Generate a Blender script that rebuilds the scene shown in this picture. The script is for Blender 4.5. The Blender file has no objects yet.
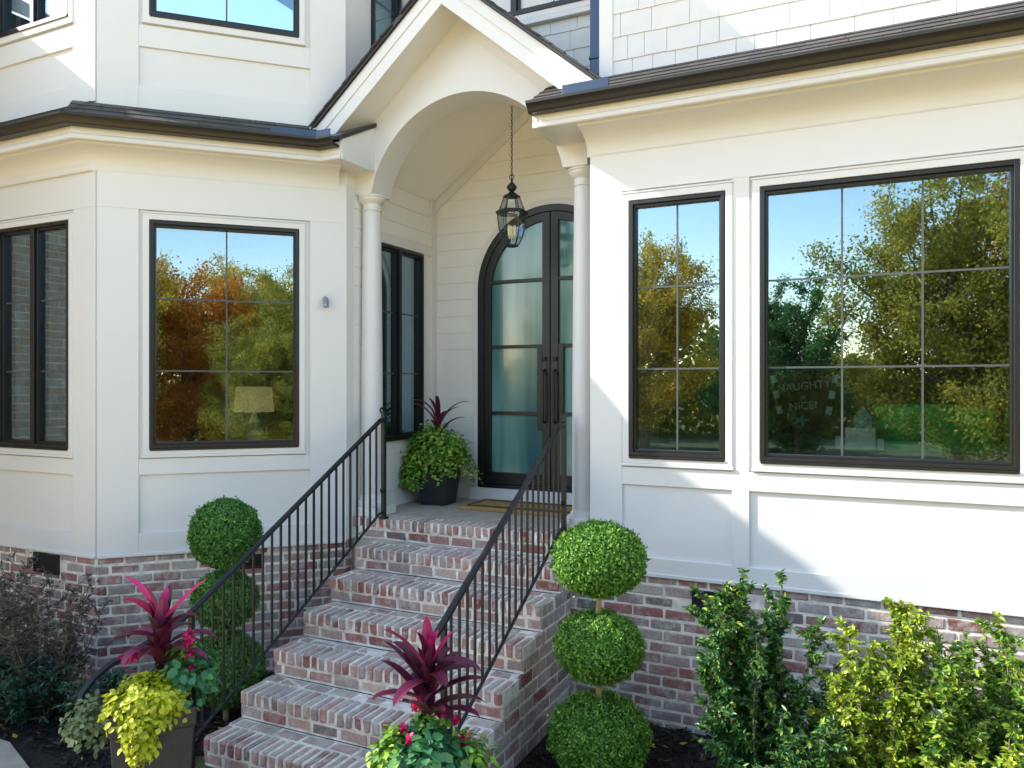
import bpy, math, random
import numpy as np
from mathutils import Vector
rad = math.radians
random.seed(7); RNG = np.random.default_rng(7)
S = bpy.context.scene
C = S.collection
# ------------------------------------------------------------------ camera, sky, sun, exposure
H = 2.36                                        # eye height; geometry below uses world z
cd = bpy.data.cameras.new('camera'); cam = bpy.data.objects.new('camera', cd); C.objects.link(cam)
cam.location = (0, 0, H); cam.rotation_euler = (rad(90), 0, rad(25.56))
cd.sensor_width = 36; cd.lens = 36*767/1024; cd.shift_y = 2.7/1024; cd.clip_start = .05; cd.clip_end = 600
S.camera = cam
SUNL = Vector((2.7, 1.0, -1.85)).normalized()
elev = math.asin(-SUNL.z)
w = bpy.data.worlds.new('World'); S.world = w; w.use_nodes = True
nt = w.node_tree; bg = nt.nodes['Background']
sky = nt.nodes.new('ShaderNodeTexSky'); sky.sky_type = 'NISHITA'; sky.sun_disc = False
sky.sun_elevation = elev; sky.sun_rotation = math.atan2(-SUNL.x, -SUNL.y)
sky.air_density = 1.0; sky.dust_density = .25; sky.ozone_density = 2.0
hs = nt.nodes.new('ShaderNodeHueSaturation'); hs.inputs['Saturation'].default_value = 1.15
wb = nt.nodes.new('ShaderNodeMix'); wb.data_type = 'RGBA'; wb.blend_type = 'MULTIPLY'; wb.inputs[0].default_value = 1; wb.inputs[7].default_value = (1.50, 1.10, .82, 1)
nt.links.new(sky.outputs[0], hs.inputs['Color']); nt.links.new(hs.outputs[0], wb.inputs[6]); nt.links.new(wb.outputs[2], bg.inputs[0]); bg.inputs[1].default_value = .15
sd = bpy.data.lights.new('sun', 'SUN'); so = bpy.data.objects.new('sun', sd); C.objects.link(so)
sd.energy = 2.0; sd.angle = rad(.55); sd.color = (1, .93, .82)
so.rotation_euler = SUNL.to_track_quat('-Z', 'Y').to_euler(); so.location = (-20, -5, 15)
S.view_settings.view_transform = 'Standard'; S.view_settings.look = 'None'
S.view_settings.exposure = 2.18; S.view_settings.gamma = 1; S.view_settings.use_curve_mapping = False
S.render.engine = 'CYCLES'
try:
    S.cycles.use_denoising = True; S.cycles.max_bounces = 10; S.cycles.diffuse_bounces = 8; S.cycles.transparent_max_bounces = 12
except Exception: pass
# ------------------------------------------------------------------ materials
def mat(name): 
    m = bpy.data.materials.new(name); m.use_nodes = True
    return m, m.node_tree, m.node_tree.nodes['Principled BSDF']
def noise(t, scale, det=4, rough=.55, coords='Object', stretch=None):
    tc = t.nodes.new('ShaderNodeTexCoord'); n = t.nodes.new('ShaderNodeTexNoise')
    n.inputs['Scale'].default_value = scale; n.inputs['Detail'].default_value = det; n.inputs['Roughness'].default_value = rough
    if stretch:
        mp = t.nodes.new('ShaderNodeMapping'); mp.inputs['Scale'].default_value = stretch
        t.links.new(tc.outputs[coords], mp.inputs[0]); t.links.new(mp.outputs[0], n.inputs['Vector'])
    else: t.links.new(tc.outputs[coords], n.inputs['Vector'])
    return n.outputs[0]
def ramp(t, src, stops, interp='LINEAR'):
    r = t.nodes.new('ShaderNodeValToRGB'); r.color_ramp.interpolation = interp
    e = r.color_ramp.elements
    while len(e) < len(stops): e.new(.5)
    for i, (p, c) in enumerate(stops): e[i].position = p; e[i].color = (*c, 1)
    if src is not None: t.links.new(src, r.inputs[0])
    return r.outputs[0]
def mixc(t, fac, a, b, mode='MIX'):
    m = t.nodes.new('ShaderNodeMix'); m.data_type = 'RGBA'; m.blend_type = mode
    if isinstance(fac, (int, float)): m.inputs[0].default_value = fac
    else: t.links.new(fac, m.inputs[0])
    for i, x in ((6, a), (7, b)):
        if isinstance(x, tuple): m.inputs[i].default_value = (*x, 1)
        else: t.links.new(x, m.inputs[i])
    return m.outputs[2]
def bump(t, b, src, strength, dist=.01):
    n = t.nodes.new('ShaderNodeBump'); n.inputs['Strength'].default_value = strength; n.inputs['Distance'].default_value = dist
    t.links.new(src, n.inputs['Height']); t.links.new(n.outputs[0], b.inputs['Normal'])
def attr(t, name='rnd'):
    a = t.nodes.new('ShaderNodeAttribute'); a.attribute_name = name; return a.outputs['Fac']
M = {}
def simple(name, col, rough=.5, metal=0, nz=None, bm=None, var=.0, coat=0):
    m, t, b = mat(name)
    b.inputs['Roughness'].default_value = rough; b.inputs['Metallic'].default_value = metal
    if coat: b.inputs['Coat Weight'].default_value = coat
    if nz:
        f = noise(t, nz); hi = tuple(min(1, c*(1+var)) for c in col); lo = tuple(c*(1-var) for c in col)
        t.links.new(ramp(t, f, [(.3, lo), (.7, hi)]), b.inputs['Base Color'])
        if bm: bump(t, b, f, bm)
    else: b.inputs['Base Color'].default_value = (*col, 1)
    M[name] = m; return m
simple('white_paint', (.69, .685, .675), .45, nz=1.7, var=.02, bm=.03)
simple('white_siding', (.80, .785, .75), .5, nz=2.1, var=.03)
simple('shingle_white', (.64, .64, .63), .55, nz=5, var=.03, bm=.1)
simple('black_frame', (.007, .0072, .008), .40, nz=8, var=.15)
simple('bronze_gutter', (.018, .0165, .0145), .36, nz=2, var=.15)
simple('grille_grey', (.07, .075, .08), .5)
simple('iron', (.012, .013, .015), .38, nz=30, var=.2, bm=.05)
simple('flashing', (.04, .06, .10), .35, metal=.5)
simple('concrete', (.40, .35, .29), .85, nz=9, var=.13, bm=.15)
simple('paver', (.50, .44, .36), .9, nz=6, var=.12, bm=.2)
simple('bounce_yellow', (.84, .58, .19), .9, nz=3, var=.12, bm=.2)  # strong yellow for the added ground that throws warm fill upward
simple('mortar', (.74, .69, .61), .95, nz=14, var=.28, bm=.5)
simple('interior_wall', (.30, .28, .25), .8)
simple('interior_floor', (.12, .08, .05), .5)
simple('rubber', (.012, .011, .010), .8)
simple('planter_grey', (.018, .020, .025), .5, nz=40, var=.2, bm=.15)
simple('bark', (.16, .12, .085), .9, nz=14, var=.3, bm=.5)
simple('topiary_bark', (.38, .26, .14), .85, nz=20, var=.3, bm=.4)
simple('vent_dark', (.010, .012, .014), .7)
simple('sofa_green', (.04, .50, .11), .75, nz=6, var=.2)
simple('lamp_shade', (.75, .62, .30), .8)
simple('sign_red', (.16, .025, .02), .7)
simple('cream', (.7, .68, .6), .6)
simple('candle_white', (.75, .8, .78), .6)
simple('teal_fabric', (.2, .4, .4), .8)
simple('wood', (.25, .13, .06), .6, nz=12, var=.3)
simple('zinc', (.35, .38, .42), .4, metal=.8)
# roof asphalt
m, t, b = mat('asphalt'); M['asphalt'] = m
c = ramp(t, attr(t), [(0, (.025, .024, .026)), (.6, (.05, .048, .05)), (1, (.10, .085, .078))])
n_ = noise(t, 160, 2); t.links.new(mixc(t, .5, c, ramp(t, n_, [(.3, (.012, .012, .013)), (.75, (.13, .115, .105))])), b.inputs['Base Color'])
b.inputs['Roughness'].default_value = .85; bump(t, b, n_, .5)
# brick
def brick_mat(name, warm):
    m, t, b = mat(name); M[name] = m
    k = attr(t)
    stops = [(0, (.12, .05, .045)), (.13, (.21, .085, .08)), (.3, (.22, .14, .13)), (.45, (.20, .175, .17)), (.58, (.28, .20, .18)), (.7, (.22, .20, .205)), (.8, (.26, .115, .105)), (.9, (.33, .28, .25)), (1, (.10, .08, .085))]
    stops = [(p, tuple(x*1.62 for x in c)) for p, c in stops]
    if warm: stops = [(p, (c[0]*1.15, c[1]*1.0, c[2]*.90)) for p, c in stops]
    base = ramp(t, k, stops)
    f1 = noise(t, 11, 5, .7); f2 = noise(t, 55, 3)
    ww = ramp(t, f1, [(.47, (0, 0, 0)), (.68, (.75, .75, .75))])
    if warm:
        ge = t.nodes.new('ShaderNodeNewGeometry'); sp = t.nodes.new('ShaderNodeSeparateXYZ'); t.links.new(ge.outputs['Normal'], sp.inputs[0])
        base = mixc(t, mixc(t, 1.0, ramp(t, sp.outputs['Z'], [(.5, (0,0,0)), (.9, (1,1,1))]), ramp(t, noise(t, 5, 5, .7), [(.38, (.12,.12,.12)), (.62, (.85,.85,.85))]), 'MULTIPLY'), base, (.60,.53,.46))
    if warm == 2: base = mixc(t, .6, base, (.62, .44, .27))
    col = mixc(t, ww, base, (.60, .565, .53))
    col = mixc(t, .55, col, ramp(t, f2, [(.25, (.5, .5, .5)), (.65, (1, 1, 1))]), 'MULTIPLY')
    t.links.new(col, b.inputs['Base Color']); b.inputs['Roughness'].default_value = .92
    bump(t, b, f2, .6, .006)
brick_mat('brick', False); brick_mat('brick_step', True); brick_mat('brick_tan', 2)
# dark brown brick of the projecting wing
simple('brick_brown', (.16, .10, .07), .9, nz=9, var=.5, bm=.3)
# mulch / lawn / coir
m, t, b = mat('mulch'); M['mulch'] = m
k = attr(t); t.links.new(ramp(t, k, [(0, (.006, .005, .005)), (.7, (.022, .016, .013)), (.95, (.05, .035, .025)), (1, (.16, .10, .06))]), b.inputs['Base Color'])
b.inputs['Roughness'].default_value = .9
m, t, b = mat('soil'); M['soil'] = m
f = noise(t, 30, 6, .7); t.links.new(ramp(t, f, [(.3, (.006, .005, .004)), (.7, (.03, .022, .017))]), b.inputs['Base Color']); bump(t, b, f, 1, .03)
b.inputs['Roughness'].default_value = .95
m, t, b = mat('lawn'); M['lawn'] = m
f = noise(t, 3, 6, .7); t.links.new(ramp(t, f, [(.3, (.06, .085, .022)), (.55, (.10, .115, .035)), (.8, (.20, .15, .06))]), b.inputs['Base Color'])
b.inputs['Roughness'].default_value = .95
m, t, b = mat('coir'); M['coir'] = m
f = noise(t, 120, 3); t.links.new(ramp(t, f, [(.3, (.30, .17, .06)), (.7, (.50, .30, .11))]), b.inputs['Base Color']); bump(t, b, f, .8)
b.inputs['Roughness'].default_value = .95
# leaves
def leaf_mat(name, stops, rough=.45, trans=.3, spec=.5):
    m, t, b = mat(name); M[name] = m
    c = ramp(t, attr(t), stops); t.links.new(c, b.inputs['Base Color'])
    b.inputs['Roughness'].default_value = rough
    b.inputs['Specular IOR Level'].default_value = spec
    if trans:
        tr = t.nodes.new('ShaderNodeBsdfTranslucent'); t.links.new(c, tr.inputs[0])
        mx = t.nodes.new('ShaderNodeMixShader'); mx.inputs[0].default_value = trans
        out = t.nodes['Material Output']
        t.links.new(b.outputs[0], mx.inputs[1]); t.links.new(tr.outputs[0], mx.inputs[2]); t.links.new(mx.outputs[0], out.inputs[0])
    return m
M['lamp_shade'].node_tree.nodes['Principled BSDF'].inputs['Emission Color'].default_value = (1,.75,.35,1); M['lamp_shade'].node_tree.nodes['Principled BSDF'].inputs['Emission Strength'].default_value = .06
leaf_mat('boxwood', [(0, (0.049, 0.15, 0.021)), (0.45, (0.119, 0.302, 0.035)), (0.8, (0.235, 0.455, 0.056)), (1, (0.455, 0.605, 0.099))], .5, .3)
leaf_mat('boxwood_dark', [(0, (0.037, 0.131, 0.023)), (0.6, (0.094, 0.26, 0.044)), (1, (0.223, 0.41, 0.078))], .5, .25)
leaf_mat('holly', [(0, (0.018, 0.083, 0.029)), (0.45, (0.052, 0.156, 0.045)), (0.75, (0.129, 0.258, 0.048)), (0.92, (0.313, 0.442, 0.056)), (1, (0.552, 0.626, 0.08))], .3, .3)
leaf_mat('holly_sunlit', [(0, (0.074, 0.15, 0.025)), (0.4, (0.21, 0.33, 0.037)), (0.8, (0.45, 0.54, 0.056)), (1, (0.72, 0.69, 0.1))], .33, .4)  # same holly, with the yellow of sunlight put into its leaf colour
leaf_mat('holly_mid', [(0, (0.036, 0.108, 0.03)), (0.4, (0.108, 0.24, 0.035)), (0.75, (0.264, 0.408, 0.045)), (1, (0.6, 0.624, 0.08))], .32, .35)  # in between: some of that sunlight put into the colour
leaf_mat('vine_green', [(0, (0.075, 0.186, 0.024)), (0.5, (0.206, 0.409, 0.049)), (0.85, (0.447, 0.634, 0.082)), (1, (0.75, 0.75, 0.179))], .45, .35)
leaf_mat('chartreuse', [(0, (.24, .30, .012)), (.5, (.46, .52, .02)), (1, (.66, .66, .05))], .45, .35)
leaf_mat('bluegreen', [(0, (0.026, 0.126, 0.053)), (0.6, (0.064, 0.234, 0.09)), (1, (0.252, 0.45, 0.105))], .45, .25)
leaf_mat('silver_green', [(0, (.10, .16, .07)), (.6, (.22, .29, .13)), (1, (.40, .42, .25))], .55, .3)
leaf_mat('burgundy', [(0, (0.065, 0.01, 0.023)), (0.6, (0.13, 0.018, 0.052)), (1, (0.247, 0.039, 0.104))], .35, .25)
leaf_mat('hot_pink', [(0, (.42, .01, .09)), (.6, (.70, .02, .20)), (1, (.85, .10, .32))], .4, .35)
leaf_mat('loropetalum', [(0, (0.029, 0.035, 0.032)), (0.6, (0.056, 0.08, 0.056)), (0.9, (0.096, 0.072, 0.08)), (1, (0.48, 0.288, 0.128))], .5, .2)
leaf_mat('fern_teal', [(0, (0.013, 0.056, 0.04)), (0.7, (0.032, 0.112, 0.072)), (1, (0.08, 0.208, 0.096))], .5, .2)
leaf_mat('tree_gold', [(0, (0.315, 0.252, 0.04)), (0.4, (0.661, 0.472, 0.063)), (0.75, (0.85, 0.661, 0.079)), (1, (0.85, 0.377, 0.063))], .6, .5)
leaf_mat('tree_olive', [(0, (0.161, 0.193, 0.04)), (0.5, (0.419, 0.402, 0.064)), (0.85, (0.741, 0.58, 0.081)), (1, (0.85, 0.483, 0.081))], .6, .5)
leaf_mat('tree_orange', [(0, (0.468, 0.14, 0.031)), (0.5, (0.85, 0.343, 0.047)), (0.85, (0.85, 0.562, 0.078)), (1, (0.78, 0.156, 0.094))], .6, .5)
leaf_mat('tree_red', [(0, (0.273, 0.058, 0.039)), (0.6, (0.585, 0.137, 0.078)), (1, (0.683, 0.312, 0.078))], .6, .5)
leaf_mat('tree_green', [(0, (0.06, 0.15, 0.06)), (0.6, (0.15, 0.33, 0.09)), (1, (0.39, 0.51, 0.12))], .6, .35)
# glass
def glass(name, fac, tint):
    m = bpy.data.materials.new(name); m.use_nodes = True; t = m.node_tree; t.nodes.clear(); M[name] = m
    out = t.nodes.new('ShaderNodeOutputMaterial'); gl = t.nodes.new('ShaderNodeBsdfGlossy'); gl.inputs['Roughness'].default_value = 0
    gl.inputs[0].default_value = (.64, .83, 1, 1)
    tr = t.nodes.new('ShaderNodeBsdfTransparent'); tr.inputs[0].default_value = (*tint, 1)
    fr = t.nodes.new('ShaderNodeLayerWeight'); fr.inputs[0].default_value = .25
    ma = t.nodes.new('ShaderNodeMath'); ma.operation = 'MULTIPLY_ADD'; ma.inputs[1].default_value = .5; ma.inputs[2].default_value = fac
    ma.use_clamp = True
    t.links.new(fr.outputs['Fresnel'], ma.inputs[0])
    mx = t.nodes.new('ShaderNodeMixShader'); t.links.new(ma.outputs[0], mx.inputs[0])
    tc = t.nodes.new('ShaderNodeTexCoord'); n = t.nodes.new('ShaderNodeTexNoise'); n.inputs['Scale'].default_value = 2.2; n.inputs['Detail'].default_value = 1
    bp = t.nodes.new('ShaderNodeBump'); bp.inputs['Strength'].default_value = .022; bp.inputs['Distance'].default_value = .012
    t.links.new(tc.outputs['Object'], n.inputs['Vector']); t.links.new(n.outputs[0], bp.inputs['Height']); t.links.new(bp.outputs[0], gl.inputs['Normal'])
    t.links.new(tr.outputs[0], mx.inputs[1]); t.links.new(gl.outputs[0], mx.inputs[2]); t.links.new(mx.outputs[0], out.inputs[0])
glass('glass', .23, (.74, .80, .76)); glass('lantern_glass', .12, (.97, .98, .98))
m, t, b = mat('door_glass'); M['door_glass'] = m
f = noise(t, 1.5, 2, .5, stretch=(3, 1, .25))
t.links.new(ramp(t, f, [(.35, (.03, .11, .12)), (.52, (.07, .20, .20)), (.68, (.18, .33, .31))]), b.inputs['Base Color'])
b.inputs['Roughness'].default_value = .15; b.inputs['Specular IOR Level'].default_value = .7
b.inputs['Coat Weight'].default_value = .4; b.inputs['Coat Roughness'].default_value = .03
# ------------------------------------------------------------------ mesh building
class MB:
    def __init__(s): s.v = []; s.f = []; s.r = []; s.m = []; s.n = 0; s.cm = 0
    def add(s, vs, fs, rnd=0):
        o = s.n; s.v += [tuple(map(float, x)) for x in vs]; s.n += len(vs)
        for f in fs: s.f.append(tuple(i+o for i in f)); s.r.append(rnd); s.m.append(s.cm)
    def box(s, x0, x1, y0, y1, z0, z1, rnd=0):
        s.add([(x0,y0,z0),(x1,y0,z0),(x1,y1,z0),(x0,y1,z0),(x0,y0,z1),(x1,y0,z1),(x1,y1,z1),(x0,y1,z1)],
              [(0,3,2,1),(4,5,6,7),(0,1,5,4),(1,2,6,5),(2,3,7,6),(3,0,4,7)], rnd)
    def fbox(s, F, u0, u1, v0, v1, n0, n1, rnd=0):
        s.add([F(u,v,n) for n in (n0,n1) for u,v in ((u0,v0),(u1,v0),(u1,v1),(u0,v1))],
              [(0,3,2,1),(4,5,6,7),(0,1,5,4),(1,2,6,5),(2,3,7,6),(3,0,4,7)], rnd)
    def prism(s, F, pts, n0, n1, rnd=0):
        k = len(pts); s.add([F(u,v,n0) for u,v in pts]+[F(u,v,n1) for u,v in pts],
            [tuple(range(k-1,-1,-1)), tuple(range(k,2*k))]+[(i,(i+1)%k,(i+1)%k+k,i+k) for i in range(k)], rnd)
    def ring(s, F, outer, inner, n0, n1, closed=True):   # frame between two outlines with equal point count
        k = len(outer); vs = [F(u,v,n) for n in (n0,n1) for pl in (outer,inner) for u,v in pl]; fs = []
        for i in range(k if closed else k-1):
            j = (i+1)%k
            fs += [(i,j,j+k,i+k),(2*k+i,3*k+i,3*k+j,2*k+j),(i,2*k+i,2*k+j,j),(k+i,k+j,3*k+j,3*k+i)]
        if not closed: fs += [(0,k,3*k,2*k),(k-1,3*k-1,4*k-1,2*k-1)]
        s.add(vs, fs)
    def tube(s, pts, r, k=8, caps=True):
        pts = [Vector(p) for p in pts]; rs = r if isinstance(r, (list, tuple)) else [r]*len(pts)
        vs = []; up = Vector((.13,.21,.97)) 
        prev = None
        for i, p in enumerate(pts):
            d = (pts[min(i+1,len(pts)-1)]-pts[max(i-1,0)]).normalized()
            if prev is None:
                a = d.cross(Vector((0,0,1)) if abs(d.z)<.9 else Vector((1,0,0))).normalized()
            else: a = (prev-d*prev.dot(d)).normalized()
            prev = a; b = d.cross(a)
            for j in range(k):
                th = 2*math.pi*(j+.5)/k; vs.append(p+(a*math.cos(th)+b*math.sin(th))*rs[i])
        fs = [(i*k+j, i*k+(j+1)%k, (i+1)*k+(j+1)%k, (i+1)*k+j) for i in range(len(pts)-1) for j in range(k)]
        if caps: fs += [tuple(range(k-1,-1,-1)), tuple((len(pts)-1)*k+j for j in range(k))]
        s.add(vs, fs)
    def lathe(s, cx, cy, prof, k=32, sq=None):
        vs = []; 
        for r, z in prof:
            for j in range(k):
                th = 2*math.pi*(j+(.5 if k<9 else 0))/k; vs.append((cx+r*math.cos(th), cy+r*math.sin(th), z))
        fs = [(i*k+j, i*k+(j+1)%k, (i+1)*k+(j+1)%k, (i+1)*k+j) for i in range(len(prof)-1) for j in range(k)]
        fs += [tuple(range(k-1,-1,-1)), tuple((len(prof)-1)*k+j for j in range(k))]
        s.add(vs, fs)
    def cbox(s, F, u0, u1, v0, v1, n0, n1, c=.007, rnd=0, jit=.0015):   # chamfered, slightly irregular brick
        j = lambda: random.uniform(-jit, jit)
        idx = {}; vs = []
        for a in (0,1):
            for b in (0,1):
                for d in (0,1):
                    P = [(u0,u1)[a]+j(), (v0,v1)[b]+j(), (n0,n1)[d]+j()]
                    sg = [1-2*a, 1-2*b, 1-2*d]
                    cc = [c*random.uniform(.7,1.5) for _ in range(3)]
                    for ax in range(3):
                        Q = list(P)
                        for o in range(3):
                            if o != ax: Q[o] += sg[o]*cc[o]
                        idx[(a,b,d,ax)] = len(vs); vs.append(F(*Q))
        fs = []
        def ix(t3, ax): return idx[(*t3, ax)]
        for ax in range(3):
            o1, o2 = [o for o in range(3) if o != ax]
            for sd_ in (0,1):
                q = []
                for x, y in ((0,0),(1,0),(1,1),(0,1)):
                    t3 = [0,0,0]; t3[ax] = sd_; t3[o1] = x; t3[o2] = y; q.append(ix(t3, ax))
                fs.append(tuple(q))
        for ax in range(3):           # edge chamfers along ax
            o1, o2 = [o for o in range(3) if o != ax]
            for x in (0,1):
                for y in (0,1):
                    t0 = [0,0,0]; t0[o1] = x; t0[o2] = y; t1 = list(t0); t1[ax] = 1
                    fs.append((ix(t0,o1), ix(t1,o1), ix(t1,o2), ix(t0,o2)))
        for a in (0,1):
            for b in (0,1):
                for d in (0,1): fs.append(tuple(idx[(a,b,d,x)] for x in range(3)))
        s.add(vs, fs, rnd)
    def build(s, name, ms, parent=None, smooth=False, bevel=0, kind=None, sub=0):
        me = bpy.data.meshes.new(name); me.from_pydata(s.v, [], s.f)
        if not isinstance(ms, (list, tuple)): ms = [ms]
        for q in ms: me.materials.append(M[q])
        me.polygons.foreach_set('material_index', s.m)
        at = me.attributes.new('rnd', 'FLOAT', 'FACE'); at.data.foreach_set('value', [float(x) for x in s.r])
        if smooth: me.polygons.foreach_set('use_smooth', [True]*len(s.f))
        me.validate(); me.update()
        import bmesh
        bm = bmesh.new(); bm.from_mesh(me); bmesh.ops.recalc_face_normals(bm, faces=bm.faces); bm.to_mesh(me); bm.free()
        if smooth:
            try: me.set_sharp_from_angle(angle=rad(38))
            except Exception: pass
        o = bpy.data.objects.new(name, me); C.objects.link(o)
        if parent: o.parent = parent
        if bevel:
            bv = o.modifiers.new('bevel', 'BEVEL'); bv.width = bevel; bv.segments = 2; bv.limit_method = 'ANGLE'; bv.angle_limit = rad(40)
        if kind: o['kind'] = kind
        return o
def raw(name, V, F, rnd, mt, parent=None, kind=None):
    me = bpy.data.meshes.new(name); V = np.asarray(V, np.float32); F = np.asarray(F, np.int32)
    me.vertices.add(len(V)); me.vertices.foreach_set('co', V.ravel())
    me.loops.add(F.size); me.loops.foreach_set('vertex_index', F.ravel())
    k = F.shape[1]; me.polygons.add(len(F)); me.polygons.foreach_set('loop_start', np.arange(0, F.size, k, dtype=np.int32))
    at = me.attributes.new('rnd', 'FLOAT', 'FACE'); at.data.foreach_set('value', np.asarray(rnd, np.float32))
    me.materials.append(M[mt]); me.update(calc_edges=True); me.validate()
    o = bpy.data.objects.new(name, me); C.objects.link(o)
    if parent: o.parent = parent
    if kind: o['kind'] = kind
    return o
def thing(name, loc, label, cat, group=None):
    o = bpy.data.objects.new(name, None); o.empty_display_size = .1; C.objects.link(o); o['label'] = label; o['category'] = cat
    if group: o['group'] = group
    o['_l'] = 0; del o['_l']
    return o
def tag(o, label=None, cat=None, group=None, kind=None):
    for k, v in (('label', label), ('category', cat), ('group', group), ('kind', kind)):
        if v: o[k] = v
    return o
def Fr(O, U, V=(0,0,1), N=None):
    O = Vector(O); U = Vector(U).normalized(); V = Vector(V).normalized(); N = Vector(N) if N else U.cross(V)
    return lambda u, v, n=0: O+U*u+V*v+N*n
W0 = Fr((0,0,0), (1,0,0), (0,0,1), (0,-1,0))       # plain frame: u=X, v=Z, n=-Y
# wall frames (u along wall, v = world z, n outward)
FW = Fr((0, 5.22, 0), (1,0,0), (0,0,1), (0,-1,0))            # right wing, u = X
FD = Fr((-5.388, 3.918, 0), (1,1,0), (0,0,1), (.70711,-.70711,0))   # angled bay face, length 1.87
FL = Fr((0, 3.918, 0), (1,0,0), (0,0,1), (0,-1,0))           # bay left face, u = X
FE = Fr((-6.88, 3.918, 0), (-1,1,0), (0,0,1), (-.70711,-.70711,0))  # far angled bay face
FP = Fr((-4.066, 0, 0), (0,1,0), (0,0,1), (1,0,0))           # porch left wall, u = Y
FB = Fr((0, 6.70, 0), (1,0,0), (0,0,1), (0,-1,0))            # porch back wall, u = X
def grid_wall(mb, F, u0, u1, z0, z1, holes, th):
    us = sorted({u0, u1, *[h[0] for h in holes], *[h[1] for h in holes]}); zs = sorted({z0, z1, *[h[2] for h in holes], *[h[3] for h in holes]})
    inh = lambda u, z: any(h[0] < u < h[1] and h[2] < z < h[3] for h in holes)
    for a, b in zip(us, us[1:]):
        for c_, d in zip(zs, zs[1:]):
            if not inh((a+b)/2, (c_+d)/2):
                mb.add([F(a,c_,0),F(b,c_,0),F(b,d,0),F(a,d,0)], [(0,1,2,3)]); mb.add([F(a,c_,-th),F(b,c_,-th),F(b,d,-th),F(a,d,-th)], [(0,3,2,1)])
    for h in holes:
        a, b, c_, d = h[:4]
        q = [(a,c_),(b,c_),(b,d),(a,d)]
        for i in range(4):
            p, r = q[i], q[(i+1)%4]; mb.add([F(*p,0),F(*r,0),F(*r,-th),F(*p,-th)], [(0,1,2,3)])
    for p, r in (((u0,z0),(u0,z1)),((u1,z0),(u1,z1)),((u0,z0),(u1,z0)),((u0,z1),(u1,z1))):
        mb.add([F(*p,0),F(*r,0),F(*r,-th),F(*p,-th)], [(0,1,2,3)])
# ================================================================== SETTING
g = MB(); g.add([(-250,-250,0),(250,-250,0),(250,250,0),(-250,250,0)], [(0,1,2,3)]); g.build('lawn', 'lawn', kind='structure')
def patch(name, poly, z, mt, th=.05, kind='structure'):
    mb = MB(); k = len(poly); mb.prism(Fr((0,0,0),(1,0,0),(0,1,0),(0,0,1)), poly, z-th, z); return mb.build(name, mt, kind=kind)
patch('soil_bed', [(-9,-.4),(-4.15,2.05),(-4.15,3.4),(-3.9,3.6),(-1.9,3.5),(-1.75,2.1),(5,1.6),(5,6),(-9,6)], .012, 'soil')
patch('brick_walkway', [(-4.1,-6),(-1.4,-6),(-1.4,3.2),(-4.0,3.2)], .024, 'paver')
patch('side_path', [(-9,2.0),(-4.3,2.2),(-4.66,2.95),(-5.15,3.12),(-9,3.1)], .028, 'concrete')
patch('bounce_ground', [(-9,-13),(10,-13),(10,1.7),(-1.3,1.7),(-4.2,1.9),(-9,1.0)], .02, 'bounce_yellow')  # unseen sheet added to bounce warm light onto soffits and porch
# mulch chips in the beds
def chips(n, area, name):
    x0,x1,y0,y1 = area; P = np.c_[RNG.uniform(x0,x1,n), RNG.uniform(y0,y1,n), RNG.uniform(.012,.04,n)]
    keep = ~((P[:,0]>-3.85)&(P[:,0]<-1.98)&(P[:,1]>3.4)) & ~((P[:,0]<-4.6)&(P[:,1]<3.14)); P = P[keep]; n = len(P)
    a = RNG.normal(size=(n,3)); a[:,2] *= .35; a /= np.linalg.norm(a,axis=1)[:,None]
    b = np.cross(a, RNG.normal(size=(n,3))); b /= np.linalg.norm(b,axis=1)[:,None]
    L = RNG.uniform(.012,.035,n)[:,None]; Wd = RNG.uniform(.004,.011,n)[:,None]
    V = np.stack([P-a*L-b*Wd, P+a*L-b*Wd*.5, P+a*L+b*Wd, P-a*L+b*Wd*.6],1).reshape(-1,3); F = np.arange(4*n).reshape(-1,4)
    raw(name, V, F, RNG.random(n), 'mulch', kind='stuff')
chips(60000, (-8,5,2.0,5.2), 'mulch')
n = 150; P = np.c_[RNG.uniform(-6,2.5,n), RNG.uniform(2.2,5.1,n), RNG.uniform(.045,.06,n)]
P = P[~((P[:,0]>-3.9)&(P[:,0]<-1.95)&(P[:,1]>3.3))]; n = len(P); nn = RNG.normal(0,.25,(n,3))+[0,0,1]; nn /= np.linalg.norm(nn,axis=1)[:,None]; a = RNG.normal(size=(n,3)); a -= nn*np.sum(a*nn,1)[:,None]; a /= np.linalg.norm(a,axis=1)[:,None]; b = np.cross(nn,a)
V = np.stack([P-a*.028, P+b*.017, P+a*.03, P-b*.017],1).reshape(-1,3); raw('fallen_leaves', V, np.arange(4*n).reshape(-1,4), RNG.random(n), 'tree_gold', kind='stuff')
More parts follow.
